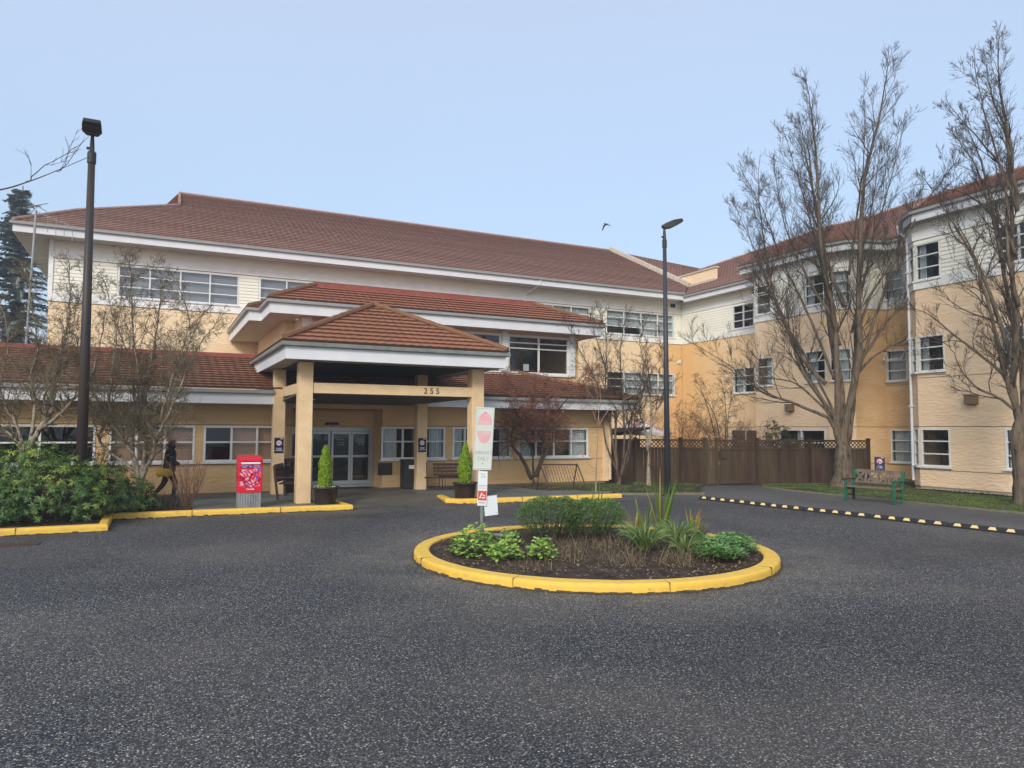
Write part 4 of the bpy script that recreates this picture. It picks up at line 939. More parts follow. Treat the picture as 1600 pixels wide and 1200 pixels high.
for i, (x, y) in enumerate(PT):
    b = MB(); w = .07 if i in (3,) else .055; b.box(x-w, y-w, 0, x+w, y+w, FH+.02); b.box(x-w-.025, y-w-.025, FH+.02, x+w+.025, y+w+.025, FH+.05); b.box(x-w*.7, y-w*.7, FH+.05, x+w*.7, y+w*.7, FH+.075)
    b.build('post', 'fence_b' if i in (3, 4) else 'fence', fence)
def panel(root, a, c, m, z0=.05, name='panel', lat=True):
    a_, c_ = V2(a), V2(c); L = (c_-a_).length; d = (c_-a_)/L; n = outn(d); a2, c2 = a_+d*.055, c_-d*.055; L -= .11
    b = MB(); k = max(1, round(L/.135)); w = L/k
    for i in range(k):
        p = a2+d*(i*w+.004); q = a2+d*((i+1)*w-.004); o_ = .006*rnd.uniform(-1, 1)
        s0, s1 = p+n*(o_+.012), q+n*(o_-.012)
        b.poly([(p.x+n.x*(o_+.01), p.y+n.y*(o_+.01)), (q.x+n.x*(o_+.01), q.y+n.y*(o_+.01)), (q.x-n.x*.012, q.y-n.y*.012), (p.x-n.x*.012, p.y-n.y*.012)], z0, FH-.37)
    pn = b.build(name, m, root)
    b = MB()
    for z, h in ((z0+.04, .09), (FH-.36, .07), (FH-.03, .06)):
        b = MB(); p, q = a2+n*.02, c2+n*.02; b.bar((p.x, p.y, z), (q.x, q.y, z), .045, h); b.build('rail', m, root)
    if lat:
        b = MB(); lattice(b, a2, c2, FH-.33, FH-.055); b.build('lattice', m, root)
    return pn
for i, (a, c) in enumerate(zip(PT, PT[1:])):
    if i == 4: continue
    panel(fence, a, c, 'fence_b' if i == 3 else 'fence')
gate = thing('garden_gate', 'dark wooden gate with a lattice top and a small latch board in the fence', 'gate', (20.2, 21.6, 0))
panel(gate, (19.40, 21.74), (20.55, 21.50), 'fence', .08, 'gate_panel')
panel(gate, (20.45, 21.52), (21.0, 21.41), 'fence', .08, 'gate_panel')
b = MB(); b.box(19.50, 21.62, 1.02, 19.74, 21.66, 1.28); lb = b.build('latch_board', 'fence_b', gate); b = MB(); b.box(19.56, 21.60, 1.10, 19.66, 21.62, 1.14); b.build('latch', 'iron', lb)
b = MB(); b.lathe([(0, 0), (.035, 0), (.035, .012), (0, .014)], n=12); 
tg = thing('garden_shed', 'small dark garden shed roof showing above the fence behind the tree stems', 'shed', (16.9, 25.3, 0))
b = MB(); b.box(15.95, 24.9, .02, 18.1, 26.4, 1.7); b.build('shed_wall', 'fence', tg)
b = MB(); b.add([(15.75, 24.6, 1.78), (18.35, 24.6, 2.12), (18.35, 26.7, 2.12), (15.75, 26.7, 1.78), (15.75, 24.6, 1.86), (18.35, 24.6, 2.2), (18.35, 26.7, 2.2), (15.75, 26.7, 1.86)], [(3, 2, 1, 0), (4, 5, 6, 7), (0, 1, 5, 4), (1, 2, 6, 5), (2, 3, 7, 6), (3, 0, 4, 7)]); b.build('shed_roof', 'wood_dark', tg)
# patio umbrella behind the fence
ug = thing('patio_umbrella', 'faded pink patio umbrella open behind the fence', 'umbrella', (19.0, 26.2, 0))
b = MB(); b.tube([(19.0, 26.2, 0), (19.0, 26.2, 2.55)], .02, 8); b.build('pole', 'wood_grey', ug)
for grp, mm in ((0, 'umb'), (1, 'umb_w')):
    b = MB()
    for k in range(8):
        if k % 2 != grp: continue
        a, c = 2*pi*k/8+.2, 2*pi*(k+1)/8+.2; R_ = 1.35
        ap = Vector((19.0, 26.2, 2.52)); p = Vector((19.0+R_*cos(a), 26.2+R_*sin(a), 1.98)); q = Vector((19.0+R_*cos(c), 26.2+R_*sin(c), 1.98)); md = (p+q)/2+Vector((0, 0, .04))
        b.face([ap, p, md]); b.face([ap, md, q]); b.quad(p, p-Vector((0, 0, .13)), md-Vector((0, 0, .13)), md); b.quad(md, md-Vector((0, 0, .13)), q-Vector((0, 0, .13)), q)
    b.build('canopy', mm, ug)

# ------------------------------------------------------------------ green bench with crossed slats
bn = thing('garden_bench', 'wooden bench with green painted frame and crossed back slats on the grass', 'bench', (0, 0, 0))
Lb = 1.52; D = .50
for x in (0, Lb-.08):
    sx = -.02 if x == 0 else .02
    b = MB(); b.bar((x+.04, .04, 0), (x+.04, .04, .62), .07, .07, (0, 1, 0)); o = b.build('front_leg', 'green_paint', bn); bevel(o, .006)
    b = MB(); b.bar((x+.04, D-.03, 0), (x+.04, D-.03, .42), .06, .07, (0, 1, 0)); o = b.build('rear_leg', 'black' if x == 0 else 'green_paint', bn); bevel(o, .006)
    b = MB(); b.bar((x+.04, D-.03, .42), (x+.04, D+.09, .90), .07, .08, (0, 1, 0)); o = b.build('back_post', 'green_paint', bn); bevel(o, .006)
    b = MB(); b.bar((x+.04, -.03, .635), (x+.04, D+.02, .635), .09, .035); o = b.build('armrest', 'wood_dark' if x == 0 else 'green_paint', bn); bevel(o, .006)
    b = MB(); b.bar((x+.04, .07, .17), (x+.04, D-.05, .17), .035, .05); b.bar((x+.04, .07, .36), (x+.04, D-.05, .36), .035, .06); b.build('side_rail', 'wood_dark', bn)
for k in range(5):
    b = MB(); b.box(.0, .0+k*.095, .40, Lb, .08+k*.095, .428); o = b.build('seat_slat', 'wood_grey', bn); bevel(o, .004)
b = MB(); b.bar((.08, D+.085, .875), (Lb-.08, D+.085, .875), .035, .085, (0, 0, 1)); b.bar((.08, D+.0, .545), (Lb-.08, D+.0, .545), .035, .06); o = b.build('back_rail', 'wood_grey', bn); bevel(o, .005)
xx = .11
for k in range(4):                                     # X then upright, repeated along the back
    u0 = xx+k*.355
    def bp_(u, z): return (u, D-.02+.10*(z-.5)/.38, z)
    for (ua, ub) in ((u0, u0+.22), (u0+.22, u0)):
        b = MB(); b.bar(bp_(ua, .575), bp_(ub, .835), .06, .018, (0, 1, 0)); b.build('crossed_slat', 'wood_grey', bn)
    b = MB(); b.bar(bp_(u0+.285, .575), bp_(u0+.285, .835), .06, .018, (0, 1, 0)); b.build('upright_slat', 'wood_grey', bn)
# local +y is the back; the bench runs from (18.7,15.45) to (18.95,13.95)
ang = math.atan2(13.93-15.46, 18.93-18.68); bn.location = (18.66, 15.48, .03); bn.rotation_euler = (0, 0, ang)

# ------------------------------------------------------------------ slatted bench by the right rear column
b2 = thing('slatted_bench', 'dark brown slatted bench with thin metal legs by the right rear column', 'bench', (0, 0, 0))
for k in range(4):
    b = MB(); b.box(0, .02+k*.105, .40, 1.25, .11+k*.105, .425); o = b.build('seat_slat', 'wood_dark', b2)
for k in range(4):
    b = MB(); z = .50+k*.105; b.bar((.0+.28, .46+(z-.45)*.28, z), (1.25, .46+(z-.45)*.28, z), .022, .08, (0, .2, 1)); b.build('back_slat', 'wood_dark', b2)
for x in (.08, 1.17):
    b = MB(); b.tube([(x, .02, .0), (x, .05, .2), (x, .0, .40), (x, .44, .39), (x, .47, .45), (x, .60, .88)], .014, 6); b.tube([(x, .46, 0), (x, .42, .2), (x, .44, .39)], .014, 6); b.build('leg', 'iron', b2)
b = MB(); b.tube([(.62, .02, .39), (.62, .03, 0)], .012, 6); b.build('leg', 'iron', b2)
b2.location = (7.78, 22.05, .123); b2.rotation_euler = (0, 0, radians(-14))
b3 = thing('iron_bench', 'black iron bench with curved arm and crossed back beside the conifer tub', 'bench', (0, 0, 0))
b = MB()
arc = [(-.0, 0, .40), (-.05, 0, .60), (0, 0, .76), (.12, 0, .80), (1.1, 0, .80), (1.2, 0, .74)]
b.tube(arc, .02, 7); b.tube([(0, 0, .42), (1.15, 0, .42)], .014, 6)
for k in range(5): b.tube([(.08+k*.2, 0, .43), (.18+k*.2, 0, .78)], .008, 5); b.tube([(.28+k*.2, 0, .43), (.18+k*.2, 0, .78)], .008, 5)
b.build('backrest', 'black', b3)
b = MB(); 
for k in range(5): b.box(.0, -.40+k*.08, .40, 1.15, -.34+k*.08, .415)
b.build('seat', 'black', b3)
for x in (.03, 1.12):
    b = MB(); b.tube([(x, -.4, 0), (x, -.38, .4), (x, 0, .4), (x, .05, 0)], .016, 6); b.tube([(x, -.4, .4), (x, -.42, .55), (x, -.3, .62), (x, 0, .64)], .014, 6); b.build('leg', 'black', b3)
b3.location = (8.55, 22.95, .123); b3.rotation_euler = (0, 0, radians(-6))
# wooden bench half hidden by the front left column, seen from its side
b4 = thing('wooden_bench', 'weathered wooden bench behind the front left column', 'bench', (0, 0, 0))
for x in (0, 1.1):
    b = MB(); b.bar((x, 0, 0), (x, 0, .60), .06, .06, (0, 1, 0)); b.bar((x, .48, 0), (x, .60, .92), .06, .06, (0, 1, 0)); b.bar((x, -.04, .61), (x, .54, .61), .07, .03); b.build('leg', 'wood_dark', b4)
for k in range(5):
    b = MB(); b.box(-.03, .0+k*.095, .42, 1.13, .08+k*.095, .445); b.build('seat_slat', 'wood_dark', b4)
for k in range(7):
    b = MB(); b.bar((.04+k*.17, .49, .48), (.04+k*.17, .585, .84), .11, .018, (0, 1, 0)); b.build('back_slat', 'wood_dark', b4)
b = MB(); b.bar((-.03, .595, .90), (1.13, .595, .90), .03, .12); b.build('top_rail', 'wood_grey', b4)
b4.location = (3.62, 20.95, .122); b4.rotation_euler = (0, 0, radians(70))
# black bin enclosure behind the left columns
t = thing('bin_enclosure', 'open black metal bin frame against the wall left of the doors', 'bin', (3.75, 23.3, .12))
b = MB()
for x in (3.66, 3.94):
    for y in (23.1, 23.6): b.box(x-.03, y-.03, .12, x+.03, y+.03, 1.1)
b.box(3.62, 23.06, 1.08, 3.98, 23.66, 1.15); b.build('frame', 'black', t)
b = MB(); b.lathe([(.14, 0), (.16, .75), (.15, .78)], (3.8, 23.35, .14), 16); b.build('liner', 'black', t)
# litter bin by the right rear column
t = thing('litter_bin', 'tall black bin with a small white notice beside the right rear column', 'bin', (7.62, 23.35, .12))
b = MB(); b.box(7.42, 23.12, .14, 7.80, 23.55, .98); o = b.build('bin_body', 'black', t); bevel(o, .02)
b = MB(); b.box(7.40, 23.10, .98, 7.82, 23.57, 1.08); o = b.build('lid', 'black', t); bevel(o, .03)
b = MB(); b.box(7.58, 23.112, .78, 7.78, 23.118, .90); o = b.build('notice', 'sign_white', t)
b = MB(); b.box(7.46, 23.112, .34, 7.76, 23.118, .60); b.build('door_panel', 'rubber', t)

# ------------------------------------------------------------------ planters with clipped conifers
def planter(label, loc):
    t = thing('planter', label, 'planter', (0, 0, 0), 'brown tubs at the entrance')
    b = MB(); b.lathe([(0, 0), (.27, 0), (.275, .02), (.335, .40), (.365, .405), (.372, .43), (.36, .45), (.335, .445), (.325, .38), (0, .38)], n=32); b.build('tub', 'planter', t, smooth=True)
    b = MB(); b.lathe([(0, .40), (.32, .385)], n=24); b.build('soil', 'soil', t)
    t.location = loc; return t
pl1, pl2 = (4.12, 19.52, .122), (8.12, 19.62, .122)
planter('brown tub left of the driveway, in front of the left column', pl1); planter('brown tub right of the driveway, behind the road sign', pl2)
def cedar(label, loc, h, w, seed):
    R_ = random.Random(seed); t = thing('conifer_shrub', label, 'shrub', (0, 0, 0), 'bright green conifers in tubs')
    b = MB()
    for i in range(5200):
        z = R_.random()**.9; prof = w*(min(1, (1-z)*1.9+.05)**.8)*(.86+.2*noise.noise((z*5, seed, 0))+.10*sin(z*19+seed)); a = R_.random()*2*pi
        prof *= 1+.16*noise.noise((cos(a)*2, sin(a)*2+seed, z*6)); r = prof*R_.uniform(.62, 1.05); x, y = r*cos(a), r*sin(a); zz = .02+z*h
        d = Vector((cos(a)*.4, sin(a)*.4, 1)).normalized(); tx = Vector((-sin(a+R_.uniform(-1, 1)), cos(a+R_.uniform(-1, 1)), 0)); l = R_.uniform(.035, .075); wd = l*.34; p = Vector((x, y, zz)); q = R_.random()*.65+.35*(r/max(.01, prof*1.05))
        b.face([p-tx*wd*.4, p+d*l*.5-tx*wd, p+d*l, p+d*l*.5+tx*wd, p+tx*wd*.4], q)
    b.build('foliage', 'leaf_cedar', t)
    b = MB(); b.tube([(0, 0, -.05), (0, 0, h*.9)], [.03, .008], 6); b.build('trunk', 'bark_dark', t)
    b = MB()                                           # small variegated edging plants in the rim of the tub
    for i in range(130):
        a = R_.random()*2*pi; r = R_.uniform(.2, .34); p = Vector((r*cos(a), r*sin(a), .0+R_.uniform(0, .07))); u = Vector((R_.uniform(-1, 1), R_.uniform(-1, 1), .4)).normalized()*.022; v = u.cross(Vector((0, 0, 1)))
        b.face([p-u, p+v*.7, p+u, p-v*.7])
    b.build('edging_plant', 'curtain' if seed == 3 else 'leaf_lav', t)
    t.location = loc; return t
cedar('bright green clipped conifer in the tub left of the driveway', (4.12, 19.52, .52), 1.06, .20, 3); cedar('bright green clipped conifer in the tub right of the driveway', (8.12, 19.62, .52), 1.10, .21, 8)

# ------------------------------------------------------------------ mailbox
t = thing('street_letter_box', 'red decorated street letter box on a grey ribbed base by the kerb', 'mailbox', (2.2, 19.2, .12))
MX = Matrix.Translation((1.93, 19.15, .12))
b = MB(); b.box(.02, .03, 0, .55, .52, .40, MX); o = b.build('base', 'mail_grey', t)
b = MB()
for k in range(9): b.box(.03+k*.06, .012, .01, .055+k*.06, .03, .385, MX)
b.build('rib', 'mail_grey', o)
b = MB(); vs = [(0, 0, .38), (.57, 0, .38), (.57, .55, .38), (0, .55, .38), (0, 0, 1.22), (.57, 0, 1.22), (.57, .55, 1.29), (0, .55, 1.29)]
b.add(vs, [(0, 3, 2, 1), (4, 5, 6, 7), (0, 1, 5, 4), (1, 2, 6, 5), (2, 3, 7, 6), (3, 0, 4, 7)], MX); body = b.build('body', 'mail_red', t); bevel(body, .02, 3)
b = MB(); b.box(.05, -.014, 1.07, .52, -.001, 1.20, MX); b.box(.05, -.05, 1.155, .52, -.012, 1.185, MX); b.build('chute', 'mail_red', body)
b = MB(); b.box(.06, -.022, 1.085, .51, -.0145, 1.13, MX); b.build('handle', 'sign_white', body)
b = MB(); b.box(.06, -.008, .985, .51, -.001, 1.06, MX); b.build('band', 'mail_blue', body)
FM = lambda x, z, dy=-.0095: frame_M((1.93+x, 19.15+dy, .12+z), (1, 0, 0), (0, 0, 1))
text_mesh('CANADA\nPOST', .038, FM(.145, 1.022), 'sign_white', body, 'lettering', .001, sx=1.1)
text_mesh('POSTES\nCANADA', .038, FM(.425, 1.022), 'sign_white', body, 'lettering', .001, sx=1.1)
b = MB(); b.add([(.031*cos(a), .031*sin(a), 0) for a in [k*pi/8 for k in range(16)]], [tuple(range(16))], FM(.285, 1.022)); b.build('emblem', 'mail_red', body)
b = MB(); b.add([(-.028, -.012, .001), (.03, 0, .001), (-.028, .014, .001), (-.014, .001, .001)], [(0, 1, 2, 3)], FM(.285, 1.022)); b.build('emblem', 'sign_white', body)
text_mesh('Canada', .062, FM(.285, .47), 'sign_white', body, 'lettering', .001, bold=.001)
# decorated front: a wrap of tumbling parcels and letters in reds, pink, blue
decor = MB(); R_ = random.Random(5)
cols = {'mail_decor_pink': (.75, .16, .22), 'mail_decor_dark': (.30, .0, .03), 'mail_decor_blue': (.16, .10, .42), 'mail_decor_pale': (.80, .36, .36)}
for ci, (n_, c_) in enumerate(cols.items()):
    MT[n_] = mat(n_, c_, .4); d_ = MB(); k_n = (90, 80, 22, 26)[ci]
    for k in range(k_n):
        x, z = R_.uniform(.05, .52), R_.uniform(.53, .95); w, h = R_.uniform(.010, .042), R_.uniform(.006, .020); a = R_.uniform(0, pi)
        if not (.05 < x < .52): continue
        P_ = []
        for u, v in ((-w, -h), (w, -h), (w, h), (-w, h)): P_.append((u*cos(a)-v*sin(a), u*sin(a)+v*cos(a), .0004*ci+R_.random()*.0003))
        d_.add(P_, [(0, 1, 2, 3)], FM(x, z, -.002))
    for k in range(k_n//2):                            # the same wrap on the side that faces left
        y, z = R_.uniform(.06, .5), R_.uniform(.45, 1.15); w, h = R_.uniform(.014, .045), R_.uniform(.008, .022); a = R_.uniform(0, pi)
        P_ = [(u*cos(a)-v*sin(a), u*sin(a)+v*cos(a), .0004*ci+.0005) for u, v in ((-w, -h), (w, -h), (w, h), (-w, h))]
        d_.add(P_, [(0, 1, 2, 3)], frame_M((1.929, 19.15+y, .12+z), (0, -1, 0), (0, 0, 1)))
    d_.build('decoration', n_, body)

# ------------------------------------------------------------------ road sign in the island
t = thing('road_sign', 'faded upright sign with a pink disc on a leaning metal post in the island', 'road sign', (5.06, 11.46, .1))
b = MB(); b.tube([(5.06, 11.46, .05), (5.055, 11.46, 1.3), (5.05, 11.46, 2.42)], .033, 12); b.build('post', 'galv', t, smooth=True)
tl = radians(3.0); ux = Vector((cos(-.10)*cos(tl), sin(-.10)*cos(tl), -sin(tl)*.55)); uz = Vector((sin(tl), 0, cos(tl)))
SM = frame_M((5.062, 11.415, 1.935), ux, uz)
b = MB(); b.box(-.165, -.53, -.006, .165, .53, .006, SM); pn = b.build('sign_panel', 'sign_aged', t); bevel(pn, .004)
b = MB()
for x0, y0, x1, y1 in ((-.155, .505, .155, .512), (-.155, -.512, .155, -.505), (-.158, -.512, -.152, .512), (.152, -.512, .158, .512)): b.box(x0, y0, .0062, x1, y1, .0075, SM)
b.build('border', 'sign_faint', pn)
def capsule(z0, z1):                                   # pink field with round ends between z0 and z1
    P_ = []
    R1, H_ = .125, .24
    for k in range(41):
        a = pi*k/40; P_.append((R1*cos(a), .20+H_*sin(a)*.0))
    return P_
b = MB(); R1 = .128
up_ = [(R1, .235)]+[(R1*cos(a)*1.0, .235+.215*sin(a)) for a in [pi*k/20 for k in range(21)]]+[(-R1, .235)]
dn_ = [(-R1, .13)]+[(-R1*cos(a), .13-.215*sin(a)) for a in [pi*k/20 for k in range(21)]]+[(R1, .13)]
b.add([(x, y, .0065) for x, y in up_], [tuple(range(len(up_)))], SM); b.add([(x, y, .0065) for x, y in dn_], [tuple(range(len(dn_)))], SM); b.build('disc', 'sign_pink', pn)
text_mesh('DO NOT', .068, SM @ Matrix.Translation((0, .275, .008)), 'sign_aged', pn, 'lettering', .0006, sx=.85)
text_mesh('ENTER', .075, SM @ Matrix.Translation((0, .085, .008)), 'sign_aged', pn, 'lettering', .0006, sx=.85)
text_mesh('AMBULANCE', .082, SM @ Matrix.Translation((0, -.24, .008)), 'sign_faint', pn, 'lettering', .0006, sx=.62)
text_mesh('ONLY', .10, SM @ Matrix.Translation((0, -.345, .008)), 'sign_faint', pn, 'lettering', .0006, sx=.8)
for zz in (.44, -.42):
    b = MB(); b.add([(.009*cos(a), .009*sin(a)+zz, .010) for a in [k*pi/4 for k in range(8)]], [tuple(range(8))], SM); b.build('bolt', 'ink', pn)
SM2 = frame_M((5.045, 11.42, 1.095), (1, -.12, -.06), (.03, 0, 1))
b = MB(); b.box(-.082, -.29, -.004, .082, .29, .004, SM2); p2 = b.build('notice_panel', 'sign_white', t)
b = MB(); b.box(-.074, -.20, .0045, .074, -.04, .0055, SM2); b.build('red_field', 'sign_red', p2)
b = MB()                                               # a white tow hook figure on the red field
for pts in ([(-.055, -.17), (-.02, -.07), (.0, -.07), (-.035, -.17)], [(-.02, -.09), (.05, -.115), (.05, -.13), (-.02, -.105)], [(-.01, -.15), (.05, -.14), (.055, -.16), (-.01, -.17)]):
    b.add([(x, y, .0062) for x, y in pts], [(0, 1, 2, 3)], SM2)
b.build('pictogram', 'sign_white', p2)
for txt, yy, sz, mm in (('FIRE\nLANE', .215, .042, 'sign_faint'), ('NO PARKING', .045, .024, 'sign_red'), ('TOW AWAY', .005, .024, 'sign_red'), ('VEHICLES WILL\nBE REMOVED', -.238, .017, 'sign_red')):
    text_mesh(txt, sz, SM2 @ Matrix.Translation((0, yy, .0062)), mm, p2, 'lettering', .0004)
SM3 = frame_M((5.205, 11.425, .80), (1, -.1, .09), (-.09, 0, 1))
b = MB(); b.box(-.118, -.165, -.004, .118, .165, .004, SM3); p3 = b.build('blank_panel', 'sign_white', t); 
b = MB(); b.add([(.085+.008*cos(a), -.13+.008*sin(a), .006) for a in [k*pi/4 for k in range(8)]], [tuple(range(8))], SM3); b.build('bolt', 'ink', p3)
# low floodlight box in the island
t = thing('ground_light', 'low dark box light with a pale lid in the island soil', 'light', (5.75, 12.0, .12))
b = MB(); b.box(5.62, 11.92, .10, 5.88, 12.08, .20); b.build('housing', 'black', t)
b = MB(); b.box(5.55, 11.86, .20, 5.95, 12.12, .225); b.build('lid', 'mail_grey', t)

# ------------------------------------------------------------------ no smoking signs
def nosmoke(label, M, m, w=.27, h=.46):
    t = thing('no_smoking_sign', label, 'sign', tuple(M.translation), 'no smoking signs')
    b = MB(); b.box(-w/2, -h/2, -.008, w/2, h/2, .0, M); pn = b.build('sign_panel', m, t); bevel(pn, .004)
    b = MB(); R_ = w*.30; cy = h*.16
    b.add([(R_*cos(a), cy+R_*sin(a), .0015) for a in [k*2*pi/24 for k in range(24)]], [tuple(range(24))], M); b.build('disc', 'sign_white', pn)
    b = MB()
    for k in range(24):
        a, c = 2*pi*k/24, 2*pi*(k+1)/24; r0, r1 = R_*.78, R_*.98
        b.add([(r0*cos(a), cy+r0*sin(a), .0028), (r1*cos(a), cy+r1*sin(a), .0028), (r1*cos(c), cy+r1*sin(c), .0028), (r0*cos(c), cy+r0*sin(c), .0028)], [(0, 1, 2, 3)], M)
    b.add([(-R_*.62, cy+R_*.48, .0030), (-R_*.48, cy+R_*.62, .0030), (R_*.62, cy-R_*.48, .0030), (R_*.48, cy-R_*.62, .0030)], [(0, 1, 2, 3)], M); b.build('prohibition_ring', 'sign_red' if m == 'sign_blue' else 'sign_pink', pn)
    b = MB(); b.box(-R_*.55, cy-.012, .0016, R_*.45, cy+.012, .0022, M); b.build('cigarette', 'ink', pn)
    text_mesh('NO SMOKING\nOR VAPING\nON THIS PROPERTY', .034, M @ Matrix.Translation((0, -h*.26, .0015)), 'sign_white', pn, 'lettering', .0005, sx=.8, bold=.0012)
    b = MB(); b.box(w*.12, h*.41, .0012, w*.42, h*.46, .002, M); b.build('logo', 'sign_white', pn)
    return t
nosmoke('dark blue no smoking sign on the left rear column, above the red letter box', frame_M((3.425, 22.838, 1.57), (1, 0, 0), (0, 0, 1)), 'sign_navy')
nosmoke('dark blue no smoking sign on the right rear column, above the slatted bench', frame_M((7.93, 22.838, 1.56), (1, 0, 0), (0, 0, 1)), 'sign_navy')
tp = nosmoke('bright blue no smoking sign on a stake behind the green bench', frame_M((25.34, 19.35, .84), (.62, -.78, 0), (0, 0, 1)), 'sign_blue', .36, .52)
b = MB(); b.box(25.30, 19.36, 0, 25.34, 19.40, .9); b.build("stake", "wood_grey", tp)

# ------------------------------------------------------------------ bike rack, door mat
t = thing('bike_rack', 'rusty iron bicycle rack of upright bars in front of the maple', 'bike rack', (12.1, 21.2, .08))
b = MB(); y0_ = 21.25
b.tube([(11.45, y0_, .95), (12.85, y0_-.02, .92)], .022, 8)
for (x, dx) in ((11.45, .0), (12.85, 0)):
    b.tube([(x, y0_, .95), (x+.12, y0_-.45, .10)], .022, 8); b.tube([(x, y0_, .95), (x+.10, y0_+.45, .08)], .022, 8); b.tube([(x+.12, y0_-.45, .12), (x+.10, y0_+.45, .12)], .016, 6)
b.build('rack_frame', 'iron', t)
for k in range(12):
    x = 11.58+k*.108; b = MB(); b.tube([(x, y0_, .93), (x+.09, y0_-.34, .12)], .009, 5); b.build('upright_bar', 'iron', t)
b = MB(); b.tube([(11.55, y0_-.34, .13), (12.95, y0_-.36, .13)], .014, 6); b.build('lower_rail', 'iron', t)
t = b = MB(); b.box(5.5, 23.9, .126, 6.6, 24.55, .142); tag(b.build('door_mat', 'mat', origin=(6.05, 24.2, .126)), 'black rubber mat in front of the sliding doors', 'door mat')

# ------------------------------------------------------------------ antenna mast
t = thing('antenna_mast', 'pale antenna mast with a small aerial at the left end of the main block', 'antenna', (-4.45, 33.2, 0))
b = MB(); b.tube([(-4.55, 33.2, 0), (-4.3, 33.2, 10.45)], .042, 8); b.build('mast', 'gutter', t)
b = MB(); b.tube([(-4.3, 33.2, 10.4), (-2.9, 33.2, 9.9)], .015, 5); b.tube([(-4.6, 33.2, 10.55), (-3.9, 33.1, 10.75)], .02, 5)
for k in range(4): x = -3.9+k*.28; b.tube([(x, 33.2, 10.5-(x+4.3)*.36), (x, 33.2, 9.75-(x+4.3)*.3)], .012, 5)
b.tube([(-4.5, 33.2, 10.3), (-4.25, 33.2, 10.62), (-3.95, 33.2, 10.45)], .02, 5); b.build('aerial', 'gutter', t)

# ------------------------------------------------------------------ person in black with a yellow bag, walking right
def skin(name, V, E, Rr, m, parent, sub=2, root=0):
    me = bpy.data.meshes.new(name); me.from_pydata([tuple(v) for v in V], E, []); me.materials.append(MT[m])
    o = bpy.data.objects.new(name, me); C.objects.link(o); o.parent = parent
    sk = o.modifiers.new('skin', 'SKIN'); sk.use_smooth_shade = True
    if not me.skin_vertices: 
        bpy.context.view_layer.objects.active = o
    for i, r in enumerate(Rr):
        r = r if hasattr(r, '__len__') else (r, r)
        me.skin_vertices[0].data[i].radius = r; me.skin_vertices[0].data[i].use_root = (i == root)
    s = o.modifiers.new('sub', 'SUBSURF'); s.levels = sub; s.render_levels = sub
    return o
pr = thing('person', 'person in a black hooded coat walking beside the wall behind the bushes', 'person', (0, 0, 0))
# x = walking direction, z up; pelvis .86
V = [(0, 0, .86), (0, 0, 1.02), (.02, 0, 1.20), (.03, 0, 1.34), (.05, 0, 1.42), (.08, 0, 1.50), (.085, 0, 1.60),
     (0, .09, .82), (.16, .09, .45), (.10, .09, .09), (.20, .09, .04), (0, -.09, .82), (-.12, -.09, .46), (-.36, -.09, .16), (-.29, -.09, .06),
     (.02, .18, 1.33), (-.10, .22, 1.08), (.06, .20, .88), (.02, -.18, 1.33), (.10, -.23, 1.08), (.30, -.21, .98)]
E = [(0, 1), (1, 2), (2, 3), (3, 4), (4, 5), (5, 6), (0, 7), (7, 8), (8, 9), (9, 10), (0, 11), (11, 12), (12, 13), (13, 14), (3, 15), (15, 16), (16, 17), (3, 18), (18, 19), (19, 20)]
Rr = [(.14, .17), (.13, .17), (.14, .18), (.11, .15), .06, .085, .07, .10, .075, .05, .045, .10, .075, .05, .045, .07, .055, .045, .07, .055, .04]
body = skin('body', V, E, Rr, 'cloth2', pr)
cv = [(.0, 0, .72), (0, 0, .95), (.02, 0, 1.18), (.03, 0, 1.34), (.04, 0, 1.44), (.02, .19, 1.33), (-.10, .23, 1.07), (.05, .21, .92), (.02, -.19, 1.33), (.10, -.24, 1.07), (.27, -.22, .99)]
ce = [(0, 1), (1, 2), (2, 3), (3, 4), (3, 5), (5, 6), (6, 7), (3, 8), (8, 9), (9, 10)]
skin('coat', cv, ce, [(.19, .21), (.165, .20), (.165, .20), (.14, .17), .10, .085, .07, .06, .085, .07, .06], 'cloth', pr)
hv = [(.02, 0, 1.40), (.05, 0, 1.50), (.05, 0, 1.60), (.04, 0, 1.64)]
skin('hood', hv, [(0, 1), (1, 2), (2, 3)], [(.11, .12), (.12, .115), (.115, .11), (.07, .07)], 'cloth', pr)
b = MB()
for i in range(8):
    for j in range(12):
        def fp(i, j): th = pi*i/8; ph = 2*pi*j/12; return (.105+.078*sin(th)*cos(ph), .062*sin(th)*sin(ph), 1.535+.088*cos(th))
        b.face([fp(i, j), fp(i, j+1), fp(i+1, j+1), fp(i+1, j)])
b.add([(.18, -.012, 1.54), (.18, .012, 1.54), (.205, 0, 1.515), (.182, 0, 1.57)], [(0, 1, 2), (0, 2, 3), (1, 3, 2)]); b.build('face', 'skin', pr, smooth=True)
for sy, hx, hz in ((-1, .33, .965), (1, .08, .86)):
    b = MB(); y = sy*.21
    b.tube([(hx-.04, y, hz+.02), (hx+.02, y, hz-.01), (hx+.05, y, hz-.03)], [.022, .032, .026], 8)
    for k in range(4): b.tube([(hx+.045, y-.024+k*.016, hz-.03), (hx+.075, y-.024+k*.016, hz-.06), (hx+.062-.004*k, y-.024+k*.016, hz-.09+.006*abs(k-1))], [.009, .008, .006], 6)
    b.tube([(hx, y-.03*sy, hz), (hx+.02, y-.045*sy, hz-.035), (hx+.035, y-.035*sy, hz-.055)], [.010, .009, .007], 6); b.build('hand', 'skin', pr, smooth=True)
